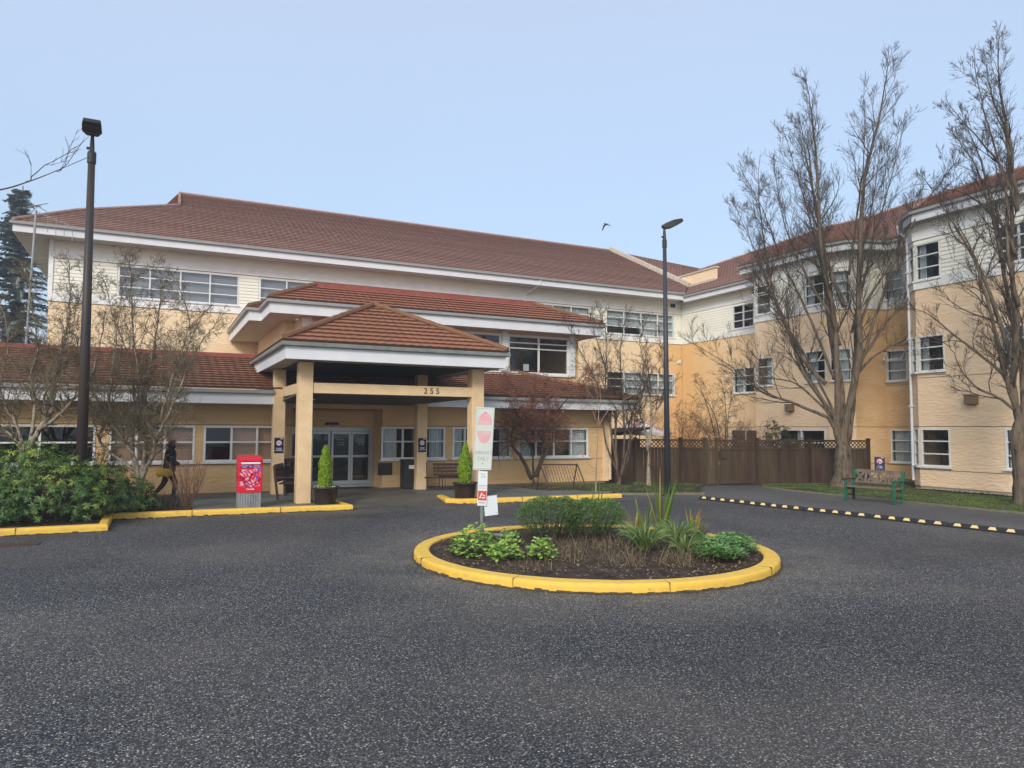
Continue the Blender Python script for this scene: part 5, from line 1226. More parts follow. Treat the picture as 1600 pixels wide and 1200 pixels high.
for fx, fy, fz, pitch in ((.13, .09, .03, 0), (-.34, -.09, .10, -.7)):
    b = MB(); Mf = Matrix.Translation((fx, fy, fz)) @ Matrix.Rotation(-pitch, 4, 'Y'); b.add([(-.08, -.045, -.03), (.18, -.04, -.03), (.18, .04, -.03), (-.08, .045, -.03), (-.07, -.04, .07), (.06, -.035, .06), (.19, -.03, .01), (.19, .03, .01), (.06, .035, .06), (-.07, .04, .07)], [(3, 2, 1, 0), (0, 1, 6, 5, 4), (1, 2, 7, 6), (2, 3, 9, 8, 7), (3, 0, 4, 9), (4, 5, 8, 9), (5, 6, 7, 8)], Mf); o = b.build('shoe', 'black', pr); bevel(o, .015)
pr.location = (.45, 22.0, .11); pr.rotation_euler = (0, 0, radians(-8))
bg = thing('shoulder_bag', 'mustard yellow shoulder bag hanging at the hip of the person in black', 'bag', (0, 0, 0))
b = MB(); vs = []; fs = []
for i, (z, w, d) in enumerate(((0, .15, .05), (.03, .19, .075), (.12, .20, .08), (.19, .17, .05), (.215, .12, .02))):
    for j in range(14): a = 2*pi*j/14; vs.append((w*cos(a), d*sin(a), z+.012*sin(a*3+i)))
for i in range(4):
    for j in range(14): fs.append((i*14+j, i*14+(j+1) % 14, i*14+14+(j+1) % 14, i*14+14+j))
fs += [tuple(range(14))[::-1], tuple(range(56, 70))]; b.add(vs, fs); b.build('bag_body', 'bag', bg, smooth=True)
b = MB(); b.tube([(-.13, 0, .19), (-.06, .05, .45), (.03, .12, .62), (.09, .10, .50), (.13, .0, .19)], .010, 6); b.build('strap', 'bag', bg, smooth=True)
bg.location = (.32, 21.73, .78); bg.rotation_euler = (0, radians(4), radians(-8))

# ------------------------------------------------------------------ bird in flight
t = thing('bird', 'small grey bird flying above the main roof with its wings down', 'bird', (0, 0, 0))
b = MB(); b.tube([(-.20, 0, 0), (-.12, 0, .01), (0, 0, .015), (.10, 0, .03), (.16, 0, .05), (.19, 0, .045)], [.01, .035, .055, .04, .03, .008], 10); b.build('body', 'bird', t, smooth=True)
for s in (-1, 1):
    b = MB(); P_ = [(.06, s*.04, .03), (.05, s*.18, -.02), (-.02, s*.34, -.20), (-.10, s*.36, -.26), (-.10, s*.20, -.07), (-.09, s*.04, .02)]
    b.face(P_); b.face([(x, y, z+.008) for x, y, z in P_][::-1]); b.build('wing', 'bird', t)
b = MB(); b.face([(-.18, 0, .0), (-.32, .06, -.01), (-.34, 0, -.01), (-.32, -.06, -.01)]); b.build('tail', 'bird', t)
t.location = (19.8, 30.0, 12.2); t.rotation_euler = (radians(10), 0, radians(200)); t.scale = (.85, .85, .85)
# ------------------------------------------------------------------ bare trees
FW = Vector((sin(YAW), cos(YAW), 0))
LD = {
'T1':((23.0, 19.1),[[(0.01,0.0),(0.03,0.99),(0.05,1.94)],[(0.05,1.94),(0.19,3.84),(0.15,6.24),(0.3,8.67),(0.45,11.13),(0.4,13.36),(0.52,15.49)],[(0.19,1.7),(0.48,2.89),(0.69,4.8),(0.98,6.97),(1.27,8.92),(1.88,11.13),(2.3,13.12)],[(0.1,2.24),(0.57,4.8),(0.44,6.53),(0.35,8.74),(0.4,11.13),(0.79,13.36),(0.88,14.99)],[(-0.21,2.08),(-0.17,4.03),(-0.26,6.36),(-0.7,8.32),(-0.86,11.12),(-1.05,13.6),(-1.32,15.1)],[(-0.27,2.62),(-0.94,3.55),(-1.47,4.41),(-1.83,5.58),(-2.2,6.66),(-2.96,8.31),(-3.35,9.63)],[(-0.55,2.6),(-1.88,3.16),(-2.96,3.54),(-4.02,4.46),(-5.57,5.39)],[(-0.58,3.84),(-1.22,4.79),(-2.07,6.96),(-2.21,8.66),(-2.31,11.11),(-2.14,12.85)],[(-0.6,2.88),(-1.65,3.83),(-2.72,4.06),(-3.91,4.3)],[(0.45,4.03),(1.41,4.97),(2.67,5.6),(3.31,6.26)],[(0.63,4.56),(1.75,6.06),(2.56,7.01),(3.13,8.2)],[(0.58,5.28),(1.17,6.97),(2.17,8.44),(2.93,9.66),(3.33,10.9)],[(-0.26,6.36),(-0.98,7.69),(-1.78,9.88),(-2.05,12.1)],[(0.16,6.73),(-0.23,8.67),(-0.38,11.12),(-0.37,13.6),(-0.59,14.85)],[(-0.36,2.76),(-1.0,4.07),(-1.77,6.47),(-2.52,9.14),(-3.13,11.35)],[(-0.26,4.08),(-0.81,6.24),(-1.56,8.66),(-2.07,11.11),(-2.58,12.97)],[(-0.02,5.28),(-0.48,8.18),(-0.96,11.12),(-1.51,13.85)],[(0.52,3.84),(1.15,6.25),(1.82,8.68),(2.66,10.4),(3.27,11.51)],[(0.47,5.76),(1.09,8.68),(1.71,11.13),(2.18,13.24)],[(0.38,7.94),(0.82,10.39),(1.22,12.87),(1.32,14.86)],[(-0.45,3.12),(-1.39,4.79),(-2.33,6.11),(-3.04,6.71),(-3.51,6.95)]]),
'T2':((22.3, 12.6),[[(0.16,0.08),(0.12,0.9),(0.04,1.82),(0.11,2.55)],[(0.1,2.37),(0.01,3.47),(0.2,4.96),(0.19,6.84),(0.31,9.12),(0.28,10.85),(-0.05,12.2),(-0.11,13.08)],[(0.11,2.55),(-0.17,3.47),(-0.48,5.15),(-0.81,6.46),(-0.97,7.21),(-1.41,8.16),(-1.86,8.73)],[(-0.01,2.74),(-0.46,3.1),(-1.01,3.38),(-1.36,3.84),(-1.62,4.49),(-1.89,4.76)],[(0.01,3.47),(-0.79,4.21),(-1.7,4.95),(-2.33,5.51),(-2.79,5.69)],[(0.22,5.71),(-0.13,7.22),(-0.25,9.12),(-0.93,11.42),(-1.27,12.59)],[(0.25,2.37),(0.5,4.22),(0.49,6.28),(0.69,8.17),(0.57,10.85),(0.44,12.6)],[(0.35,2.74),(0.81,4.97),(1.18,7.22),(1.45,9.51),(1.36,11.82)],[(0.29,8.55),(-0.13,9.88),(-0.76,10.84),(-1.48,11.81)],[(-0.14,6.84),(-0.65,8.54),(-1.17,9.69),(-1.9,10.45)],[(-0.05,4.22),(-0.53,6.46),(-1.21,8.35),(-1.77,9.78)],[(0.29,8.55),(0.03,10.65),(-0.37,12.2),(-0.48,13.37)],[(0.21,7.22),(-0.28,8.35),(-1.1,9.11),(-1.75,9.3)]]),
'L1':((-0.05, 20.4),[[(-0.4,0.39),(-0.26,0.87)],[(-0.23,0.87),(-0.33,1.34),(-0.53,1.74),(-0.84,2.21),(-0.85,2.85),(-0.76,3.49),(-0.63,4.46),(-0.44,5.76)],[(-0.21,0.79),(-0.08,1.58),(-0.15,2.21),(-0.13,3.01),(0.02,4.14),(0.14,5.27),(0.03,6.09)],[(-0.27,0.63),(-0.1,1.26),(-0.06,1.9),(0.24,2.54),(0.4,3.34),(0.66,4.3),(0.95,5.12)],[(-0.23,0.55),(-0.03,1.03),(0.21,1.49),(0.38,1.98),(0.71,2.54),(1.09,3.34),(1.47,4.07),(1.96,4.63)],[(-0.31,0.94),(-0.45,1.74),(-0.43,2.53),(-0.61,3.81),(-1.05,4.78),(-1.33,5.75)],[(-0.35,1.02),(-1.17,1.73),(-1.0,2.37),(-1.39,3.17),(-1.59,4.13)],[(-0.09,1.74),(-0.23,3.17),(-0.39,4.46),(-0.39,5.6),(-0.38,6.33)],[(0.25,2.22),(0.53,3.18),(0.83,3.82),(1.12,4.79),(0.77,5.77)]]),
'L2':((-3.6, 20.9),[[(1.12,0.56),(1.16,1.3)],[(1.08,1.45),(1.35,2.04),(1.55,2.49),(1.6,3.25),(1.73,4.31),(1.74,5.22),(1.62,6.14)],[(1.35,2.01),(1.86,2.35),(2.22,2.72),(2.58,3.1),(2.86,3.71),(3.05,4.62)],[(1.05,1.37),(0.9,2.04),(0.65,2.49),(0.48,3.09),(0.66,4.0),(0.46,5.06)],[(1.11,1.37),(1.25,2.49),(1.11,3.24),(1.26,4.0),(1.05,5.22),(0.88,5.83)],[(1.49,2.34),(1.48,3.1),(1.86,4.0),(2.05,5.07),(2.23,5.99)],[(1.16,1.3),(0.76,1.89),(0.2,2.49),(-0.08,3.69)]]),
'M':((12.6, 22.9),[[(-0.44,-0.03),(-0.48,0.41)],[(-0.55,0.35),(-0.89,1.09),(-1.24,1.54),(-1.19,2.11),(-0.97,2.56),(-1.13,3.25)],[(-0.48,0.41),(-0.51,1.2),(-0.74,1.88),(-0.56,2.79),(-0.38,3.94)],[(-0.42,0.42),(-0.15,1.21),(-0.06,1.89),(0.35,2.8),(0.92,3.71)],[(-0.37,0.42),(-0.1,1.09),(0.17,1.89),(0.08,2.8),(-0.11,3.71)],[(-0.97,2.45),(-1.47,3.13),(-2.05,3.47)],[(-0.67,1.88),(-0.9,3.02),(-1.48,3.93)],[(0.24,2.57),(0.81,3.26),(1.38,3.72),(1.61,4.18)]]),
'C1':((16.3, 22.6),[[(-0.73,-0.2),(-0.63,0.46)],[(-0.63,0.42),(-0.27,1.42),(-0.27,2.37),(0.1,3.33),(0.34,4.29)],[(-0.73,0.11),(-0.8,1.41),(-0.82,2.61),(-0.98,3.81),(-1.46,5.49),(-1.7,6.46)],[(-0.68,0.23),(-0.92,1.65),(-1.1,2.84),(-1.58,4.04),(-2.18,5.25),(-2.66,6.22)],[(-0.63,0.34),(-0.51,1.65),(-0.62,3.33),(-0.74,5.01),(-0.56,6.23)],[(-0.59,0.34),(-0.34,1.65),(-0.03,2.85),(0.17,3.81)],[(-0.73,0.46),(-1.23,1.89),(-1.15,3.8),(-1.1,5.74),(-1.34,6.71)]]),
'C2':((17.0, 21.6),[[(-0.77,-0.14),(-0.78,0.74),(-0.76,1.43)],[(-0.76,1.43),(-0.66,2.37),(-0.72,3.54),(-0.88,4.48),(-1.06,5.43),(-0.82,6.14)],[(-0.78,1.32),(-0.85,2.13),(-1.01,2.83),(-0.83,4.25),(-0.59,5.43)],[(-0.71,1.67),(-0.56,2.6),(-0.13,3.54),(-0.24,4.72),(-0.35,5.67)]]),
'Y':((12.5, 19.9),[[(0.19,-0.1),(0.22,1.11),(0.28,2.18)],[(0.28,2.18),(0.34,3.14),(0.28,3.75)],[(0.28,2.18),(0.08,2.73),(-0.19,3.75)],[(0.28,2.18),(0.59,2.73),(1.1,3.04),(1.3,3.23)],[(0.3,2.22),(0.26,2.94),(0.2,3.65)],[(0.22,0.8),(-0.13,1.11),(-0.33,1.51)]]),
'S':((22.5, 25.0),[[(0.08,0.76),(-0.18,2.44),(-0.74,3.56),(-1.16,4.13)],[(0.08,0.76),(0.24,2.72),(0.06,4.13)],[(-0.2,0.75),(-0.61,2.15),(-1.59,2.99)],[(0.22,0.76),(0.38,2.44),(0.68,3.85)],[(-0.06,0.75),(-0.4,3.0),(-0.78,4.41)]]),
'O':((-6.5, 13.0),[[(4.8,4.96),(5.27,4.99),(5.66,5.11),(6.04,5.27),(6.35,5.41)],[(5.58,5.09),(5.82,5.29),(6.19,5.53)],[(5.93,5.22),(6.04,5.27),(6.25,5.59)]]),
}
def sub_branches(mb, p, d, L, r, lvl, R_, up=.25, nmax=4, wob=.22, ang=(.45, .85), ratio=(.42, .68), rmin=.004, leaf=None, lp=0):
    n = 5 if lvl >= 2 else 4 if lvl == 1 else 3
    seg = L/n; pts = [p.copy()]; rad = [r]; dirs = [d.copy()]
    for i in range(n):
        d = (d+Vector((R_.gauss(0, wob), R_.gauss(0, wob), R_.gauss(0, wob)+up*.35))).normalized()
        p = p+d*seg; pts.append(p.copy()); dirs.append(d.copy()); rad.append(max(rmin*.7, r*(1-.8*(i+1)/n)))
    mb.tube(pts, rad, 4 if r > .02 else 3, cap=False)
    if leaf is not None and lvl <= 1:
        for q in pts[1:]:
            if R_.random() < lp:
                u = Vector((R_.uniform(-1, 1), R_.uniform(-1, 1), R_.uniform(-1.2, .2))).normalized()*R_.uniform(.018, .034); v = u.cross(Vector((R_.uniform(-1, 1), R_.uniform(-1, 1), .3))).normalized()*u.length*.6
                leaf.face([q, q+u*.5+v, q+u, q+u*.5-v])
    if lvl <= 0: return
    k = R_.randint(max(2, nmax-1), nmax+1)
    for c in range(k):
        t = R_.uniform(.18, 1.0); i = min(n-1, int(t*n)); q = pts[i].lerp(pts[i+1], t*n-i); dd = dirs[i+1]
        perp = dd.cross(Vector((R_.uniform(-1, 1), R_.uniform(-1, 1), R_.uniform(-1, 1)))).normalized()
        a = R_.uniform(*ang); nd = (dd*cos(a)+perp*sin(a)+Vector((0, 0, up*.5))).normalized()
        sub_branches(mb, q, nd, L*R_.uniform(*ratio)*(1-.35*t), max(rmin, rad[i]*R_.uniform(.45, .7)), lvl-1, R_, up, nmax, wob, ang, ratio, rmin, leaf, lp)
def tree(key, label, r0, mats=('bark', 'twig'), seed=1, dens=2.2, L0=2.6, lvl=2, up=.35, depth=1.6, taper=.012, group=None, name='bare_tree', cat='tree', nmax=4, start=.15, leaf=None, lp=0, leafmat=None, wob=.2, ang=(.45, .85), rmin=.0045, lr=None, trunk_n=9, lscale=None):
    R_ = random.Random(seed); base, leaders = LD[key]
    a0 = leaders[0][0][0]; B = Vector((base[0], base[1], 0))+Rv*a0
    t = thing(name, label, cat, tuple(B), group)
    tr, cr = MB(), MB(); lf = MB() if leafmat else None
    for li, pl in enumerate(leaders):
        n = len(pl); dep = 0 if li == 0 else R_.uniform(-1, 1)*depth*(pl[-1][1]-pl[0][1])/10
        P_ = []
        for i, (a, h) in enumerate(pl):
            h = h if key == 'O' else (max(h, -.05) if (i or li) else -.05)
            P_.append(B+Rv*(a-a0)+Vector((0, 0, h))+FW*dep*(i/(n-1))**1.2)
        # smooth the polyline (Catmull-Rom) and give it a little crookedness
        S_ = []
        for i in range(n-1):
            p0 = P_[max(0, i-1)]; p1 = P_[i]; p2 = P_[i+1]; p3 = P_[min(n-1, i+2)]
            for k in range(5):
                u = k/5; q = .5*((2*p1)+(p2-p0)*u+(2*p0-5*p1+4*p2-p3)*u*u+(3*p1-p0-3*p2+p3)*u**3); S_.append(q+Vector((R_.gauss(0, .012), R_.gauss(0, .012), 0))*(1 if li else 0))
        S_.append(P_[-1])
        if li and 1.2 < pl[0][1] < 3.4 and r0 > .15:     # root the leader inside the trunk so the fork swells
            tt = B+Vector((0, 0, pl[0][1]-.95)); S_ = [tt, tt.lerp(S_[0], .5)]+S_
        m_ = len(S_)
        rr = r0 if li == 0 else (lr[li-1] if lr else r0*R_.uniform(.32, .5))
        if li == 0: rad = [rr*((1.55-.55*min(1, i/(m_*.25))) if i < m_*.25 else (1-.35*(i/m_-.25)))*(1+.05*R_.gauss(0, 1)) for i in range(m_)]
        if li == 0 and r0 > .15: rad[-4:] = [rad[-5]*k for k in (.86, .70, .48, .2)]
        else: rad = [max(taper, rr*(1-i/(m_-1))**.85) for i in range(m_)]
        tr.tube(S_, rad, trunk_n if rr > .06 else 7)
        if li == 0: continue
        Lt = sum((S_[i+1]-S_[i]).length for i in range(m_-1)); nb = int(Lt*dens)
        for c in range(nb):
            s = start+(1-start)*((c+R_.random())/nb); f_ = s*(m_-1); i = min(m_-2, int(f_)); q = S_[i].lerp(S_[i+1], f_-i); dd = (S_[i+1]-S_[i]).normalized()
            perp = dd.cross(Vector((R_.uniform(-1, 1), R_.uniform(-1, 1), R_.uniform(-.3, .3)))).normalized(); a = R_.uniform(*ang)
            nd = (dd*cos(a)+perp*sin(a)+Vector((0, 0, up*.4))).normalized()
            L_ = L0*R_.uniform(.5, 1.15)*(1-.72*s)*(1 if not lscale else lscale)
            sub_branches(cr, q, nd, L_, max(rmin*1.3, min(rad[i]*.5, .010+L_*.011)), lvl, R_, up, nmax, wob, ang, rmin=rmin, leaf=lf, lp=lp)
        sub_branches(cr, S_[-1], (S_[-1]-S_[-2]).normalized(), L0*.22, taper, max(0, lvl-1), R_, up, nmax, wob, ang, rmin=rmin, leaf=lf, lp=lp)
    tr.build('trunk', mats[0], t, smooth=True); cr.build('crown', mats[1], t, smooth=True)
    if lf: lf.build('leaves', leafmat, t)
    return t
tree('T1', 'tallest bare tree with a forked trunk on the lawn left of the green bench', .36, seed=4, dens=2.2, L0=2.9, lvl=2, depth=3.8, nmax=7, ang=(.35, .8), wob=.12, lr=[.17, .12, .15, .13, .09, .07, .08, .05, .06, .06, .06, .06, .08, .07, .06, .06, .07, .05, .05, .05], start=.3, up=.22, rmin=.0048)
tree('T2', 'bare tree on the lawn at the right edge of the photo', .21, seed=9, dens=2.3, L0=2.1, lvl=2, depth=3, nmax=7, lr=[.11, .075, .05, .05, .06, .095, .07, .05, .05, .07, .06, .05], start=.16, up=.3, rmin=.005, wob=.2)
tree('L1', 'mottled multi stemmed bare tree beside the person in black', .10, mats=('bark_pale', 'twig_olive'), seed=21, dens=12, L0=1.35, lvl=2, depth=2.4, nmax=5, lr=[.055, .06, .065, .06, .04, .04, .035, .03], start=.22, up=.2, wob=.34, ang=(.5, 1.1), rmin=.0042)
tree('L2', 'mottled multi stemmed bare tree behind the rhododendrons at the far left', .12, mats=('bark_pale', 'twig_olive'), seed=22, dens=12, L0=1.35, lvl=2, depth=2.2, nmax=5, lr=[.07, .05, .045, .045, .03, .04], start=.2, up=.2, wob=.34, ang=(.5, 1.1), rmin=.0042)
tree('M', 'japanese maple with dry red brown leaves in front of the low building', .12, mats=('bark_dark', 'twig_red'), seed=31, dens=14.0, L0=1.6, lvl=2, depth=5, nmax=5, lr=[.075, .05, .065, .05, .035, .03, .03], start=.35, up=.02, wob=.36, ang=(.6, 1.2), rmin=.0035, leafmat='leaf_maple', lp=.55, name='japanese_maple')
tree('C1', 'leaning bare tree of several stems at the corner of the low building', .12, mats=('bark', 'twig'), seed=41, dens=8.0, L0=1.6, lvl=2, depth=3, nmax=4, lr=[.06, .06, .05, .055, .04, .04], start=.3, up=.3, wob=.3)
tree('C2', 'bare tree with a pale lichened trunk between the corner tree and the lamp post', .11, mats=('bark_pale', 'twig'), seed=42, dens=8, L0=1.4, lvl=2, depth=3, nmax=4, lr=[.055, .05, .05], start=.25, up=.35, wob=.3)
tree('Y', 'slender young tree with pale pinkish stems in front of the right kerb strip', .035, mats=('twig_pink', 'twig_pink'), seed=51, dens=3.0, L0=.8, lvl=1, depth=1.5, nmax=3, lr=[.016, .012, .014, .010, .010], start=.3, up=.4, wob=.14, rmin=.003, name='young_tree', trunk_n=7, taper=.005)
tree('S', 'bare garden shrub behind the fence against the ochre wall', .03, mats=('twig', 'twig'), seed=61, dens=7, L0=1.5, lvl=2, depth=6, nmax=5, lr=[.035, .035, .03, .03], start=.1, up=.15, wob=.35, ang=(.6, 1.2), name='bare_shrub', cat='shrub')
tree('O', 'bare branches of a tree just outside the left edge, reaching in against the sky', .013, seed=71, dens=4.0, L0=.75, lvl=1, depth=.6, nmax=3, lr=[.008, .007], start=.0, up=.15, wob=.14, rmin=.003, name='overhanging_tree', taper=.004)
# the rest of that tree stands outside the frame: trunk and limb that carry the branch
bt = [o for o in bpy.data.objects if o.name == 'overhanging_tree'][0]
b = MB(); w0 = world_of(bt); s0 = w0+Vector((0, 0, LD['O'][1][0][0][1])); f0 = s0-Rv*4.5-FW*.5
b.tube([Vector((f0.x, f0.y, 0)), f0-Vector((0, 0, 2.2)), f0-Vector((0, 0, .8)), s0-Rv*2+Vector((0, 0, -.05)), s0], [.22, .19, .08, .035, .019], 9); b.build('trunk', 'bark', bt, smooth=True)
for k, (x, y, lab, h) in enumerate(((44, 37, 'treetop of a bare tree showing over the wing roof between the two big trees', 17.5),)):
    t = thing('bare_tree', lab, 'tree', (x, y, 0)); tr, cr = MB(), MB(); R_ = random.Random(80+k)
    tr.tube([(x, y, 0), (x+.2, y, h*.6), (x, y, h*.75)], [.25, .16, .1], 8)
    for j in range(16):
        a = R_.random()*6.28; sub_branches(cr, Vector((x, y, h*R_.uniform(.5, .76))), Vector((cos(a)*.6, sin(a)*.6, 1)).normalized(), 5.0, .07, 3, R_, .3, 4)
    tr.build('trunk', 'bark', t); cr.build('crown', 'twig', t)
# reddish twiggy shrub tangle behind the fence, left of the bare shrub
for k, (x, y, lab) in enumerate(((20.3, 24.8, 'reddish leafy shrub behind the fence beside the lamp post'), (22.4, 23.6, 'smaller reddish shrub behind the fence below the bare shrub'))):
    t = thing('red_shrub', lab, 'shrub', (x, y, 0)); cr, lf = MB(), MB(); R_ = random.Random(90+k)
    for j in range(34):
        a = R_.random()*6.28; sub_branches(cr, Vector((x, y, .3)), Vector((cos(a)*.75, sin(a)*.75, R_.uniform(.7, 1.4))).normalized(), 2.5-k*.3, .018, 2, R_, .12, 5, .3, leaf=lf, lp=.3)
    cr.build('stems', 'twig_red', t); lf.build('leaves', 'leaf_maple', t)

# ------------------------------------------------------------------ leafy shrubs
def leafquad(mb, p, d, n, L, w, fold=.25, q=None):
    """a pointed leaf from p along d, folded a little along its midrib"""
    s = d.cross(n).normalized(); u = n*w*fold
    a, b_, c = p, p+d*L*.45, p+d*L-n*L*.10
    mb.face([a, b_+s*w+u, c, b_], q); mb.face([a, b_, c, b_-s*w+u], q)
def rhodo(label, clumps, seed, m='leaf_rhodo', L=(.10, .16), dens=60, loc=(0, 0, 0), name='rhododendron', inner='bark_dark', whl=10):
    R_ = random.Random(seed); t = thing(name, label, 'shrub', loc); lf = MB(); st = MB()
    for (cx, cy, cz, rx, ry, rz) in clumps:
        nw = int(dens*(rx*ry+rx*rz+ry*rz)*2)
        for i in range(nw):
            z = R_.uniform(-.55, 1); a = R_.random()*2*pi; rr = sqrt(max(0, 1-z*z)); N_ = Vector((rr*cos(a), rr*sin(a), z)); cn = noise.noise((N_.x*2.6+seed, N_.y*2.6+cx, N_.z*2.6)); k = R_.uniform(.70, 1.04)*(1+.30*cn)
            p = Vector((cx+N_.x*rx*k, cy+N_.y*ry*k, cz+N_.z*rz*k))
            if p.z < .12: continue
            ax = (N_+Vector((0, 0, .7))+Vector((R_.gauss(0, .25), R_.gauss(0, .25), 0))).normalized()
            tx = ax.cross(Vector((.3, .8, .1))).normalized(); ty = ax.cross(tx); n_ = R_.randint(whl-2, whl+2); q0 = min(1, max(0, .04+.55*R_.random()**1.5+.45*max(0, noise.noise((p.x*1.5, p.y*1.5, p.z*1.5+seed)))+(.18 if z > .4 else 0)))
            ph = R_.random()*6
            for j in range(n_):
                b_ = 2*pi*j/n_+ph+R_.gauss(0, .15); el = R_.uniform(-.65, .30); d = (tx*cos(b_)+ty*sin(b_))*cos(el)+ax*sin(el)
                leafquad(lf, p, d, ax, R_.uniform(*L), R_.uniform(.013, .019)*L[1]/.15, q=min(1, q0+R_.random()*.15))
            if i % 4 == 0: st.tube([Vector((cx, cy, .1)).lerp(p, .35), p], [.012, .005], 3, cap=False)
    # woody frame
    for (cx, cy, cz, rx, ry, rz) in clumps:
        for i in range(5):
            a = R_.random()*6.28; st.tube([(cx+.1*cos(a), cy+.1*sin(a), .05), (cx+rx*.4*cos(a), cy+ry*.4*sin(a), cz*.7), (cx+rx*.7*cos(a), cy+ry*.7*sin(a), cz+rz*.3)], [.03, .02, .008], 5)
    lf.build('foliage', m, t); st.build('stems', inner, t); return t
rhodo('large glossy rhododendron bush in front of the left lamp post', [(-1.75, 18.2, .62, 1.15, .85, .85), (-2.3, 19.2, 1.0, 1.0, .8, .80), (-1.0, 18.9, .62, .85, .65, .72), (-.35, 19.6, .42, .55, .5, .50), (-2.6, 17.9, .45, .6, .5, .5)], 3, loc=(-1.4, 18.9, .1), dens=96, L=(.085, .125))
rhodo('darker rhododendron bush at the left edge of the photo', [(-3.9, 18.1, .62, 1.0, .85, .85), (-5.0, 18.5, .8, 1.1, .9, .9), (-3.6, 19.4, 1.05, .9, .8, .75), (-3.3, 17.75, .4, .6, .45, .5)], 5, loc=(-4.1, 18.6, .1), dens=88, L=(.085, .125))
rhodo('dark small leaved bush behind the rhododendrons, under the windows', [(-1.5, 21.9, .95, 1.0, .7, .85), (-2.9, 22.1, .85, .9, .6, .75)], 7, m='leaf_dark', L=(.05, .08), dens=110, loc=(-2, 22, .1), name='dark_hedge_bush', whl=7)
rhodo('green laurel shrub with pale flecks behind the fence against the cream wall', [(24.4, 23.6, 1.75, .75, .6, .75), (24.9, 23.1, 1.0, .9, .7, .8), (23.9, 23.9, .9, .6, .5, .7)], 9, m='leaf_laurel', L=(.10, .16), dens=46, loc=(24.4, 23.6, 0), name='laurel_shrub')
# low spreading shrub under the rhododendron edge
t = thing('low_heather', 'low dark twiggy ground shrub between the rhododendrons and the red stemmed shrub', 'shrub', (.1, 20.0, .12)); R_ = random.Random(12); lf, st = MB(), MB()
for i in range(420):
    x, y = R_.uniform(-.6, .85), R_.uniform(19.3, 21.2); d = Vector((R_.gauss(0, .5), R_.gauss(0, .5), 1)).normalized()
    h = R_.uniform(.12, .42); st.tube([(x, y, .1), Vector((x, y, .1))+d*h], [.004, .002], 3, cap=False)
    for k in range(5): p = Vector((x, y, .1))+d*h*R_.uniform(.3, 1); leafquad(lf, p, Vector((R_.gauss(0, 1), R_.gauss(0, 1), R_.gauss(0, .6))).normalized(), Vector((0, 0, 1)), .035, .010)
st.build('stems', 'twig', t); lf.build('foliage', 'leaf_dark', t)
# red twig shrub by the letter box
t = thing('red_twig_shrub', 'leafless shrub of many reddish stems in the bed left of the letter box', 'shrub', (.84, 19.75, .12)); R_ = random.Random(13); st = MB()
for i in range(34):
    a = R_.random()*6.28; sub_branches(st, Vector((.84+.06*cos(a), 19.75+.06*sin(a), .08)), Vector((cos(a)*.33, sin(a)*.33, 1)).normalized(), R_.uniform(.75, 1.2), .010, 1, R_, .25, 4, .10, (.2, .5))
st.build('stems', 'twig_red', t)
# a few clinging orange leaves in the left trees
t = [o for o in bpy.data.objects if o.get('label', '').startswith('mottled multi stemmed bare tree behind')][0]
lf = MB(); R_ = random.Random(14)
for i in range(26):
    p = Vector((-2.6+R_.gauss(0, .5), 19.0+R_.gauss(0, .4), 4.3+R_.gauss(0, .5))); u = Vector((R_.gauss(0, 1), R_.gauss(0, 1), R_.gauss(0, 1))).normalized()*.06; v = u.cross(Vector((0, 0, 1)))*.7
    lf.face([p, p+u*.5+v, p+u, p+u*.5-v])
lf.build('clinging_leaf', 'litter', t)

# ------------------------------------------------------------------ island planting
def isl(x, y): return .11+.06*(1-min(1, ((x-IC[0])**2+(y-IC[1])**2)/(IR*IR)))
def blade(mb, p, d, L, w, droop, R_, n=4, q=None):
    d = d.normalized(); s = d.cross(Vector((R_.gauss(0, 1), R_.gauss(0, 1), .2))).normalized(); q = R_.random() if q is None else q
    pts = [p]; dd = d.copy()
    for i in range(n): dd = (dd+Vector((d.x, d.y, 0))*droop*.35*(i+1)/n-Vector((0, 0, droop*(i+1)/n*.55))).normalized(); pts.append(pts[-1]+dd*L/n)
    for i in range(n):
        w0, w1 = w*(1-(i/n)**2*.9), w*(1-((i+1)/n)**2*.98); mb.face([pts[i]-s*w0, pts[i]+s*w0, pts[i+1]+s*w1, pts[i+1]-s*w1], q)
def clump(name, label, cat, x, y, fn, m, seed, group=None, extra=None):
    t = thing(name, label, cat, (x, y, isl(x, y)-.02), group); b = MB(); R_ = random.Random(seed); fn(b, Vector((x, y, isl(x, y)-.02)), R_); b.build('foliage', m, t)
    if extra:
        b = MB(); extra[0](b, Vector((x, y, isl(x, y)-.02)), R_); b.build(extra[2] if len(extra) > 2 else 'stems', extra[1], t)
    return t
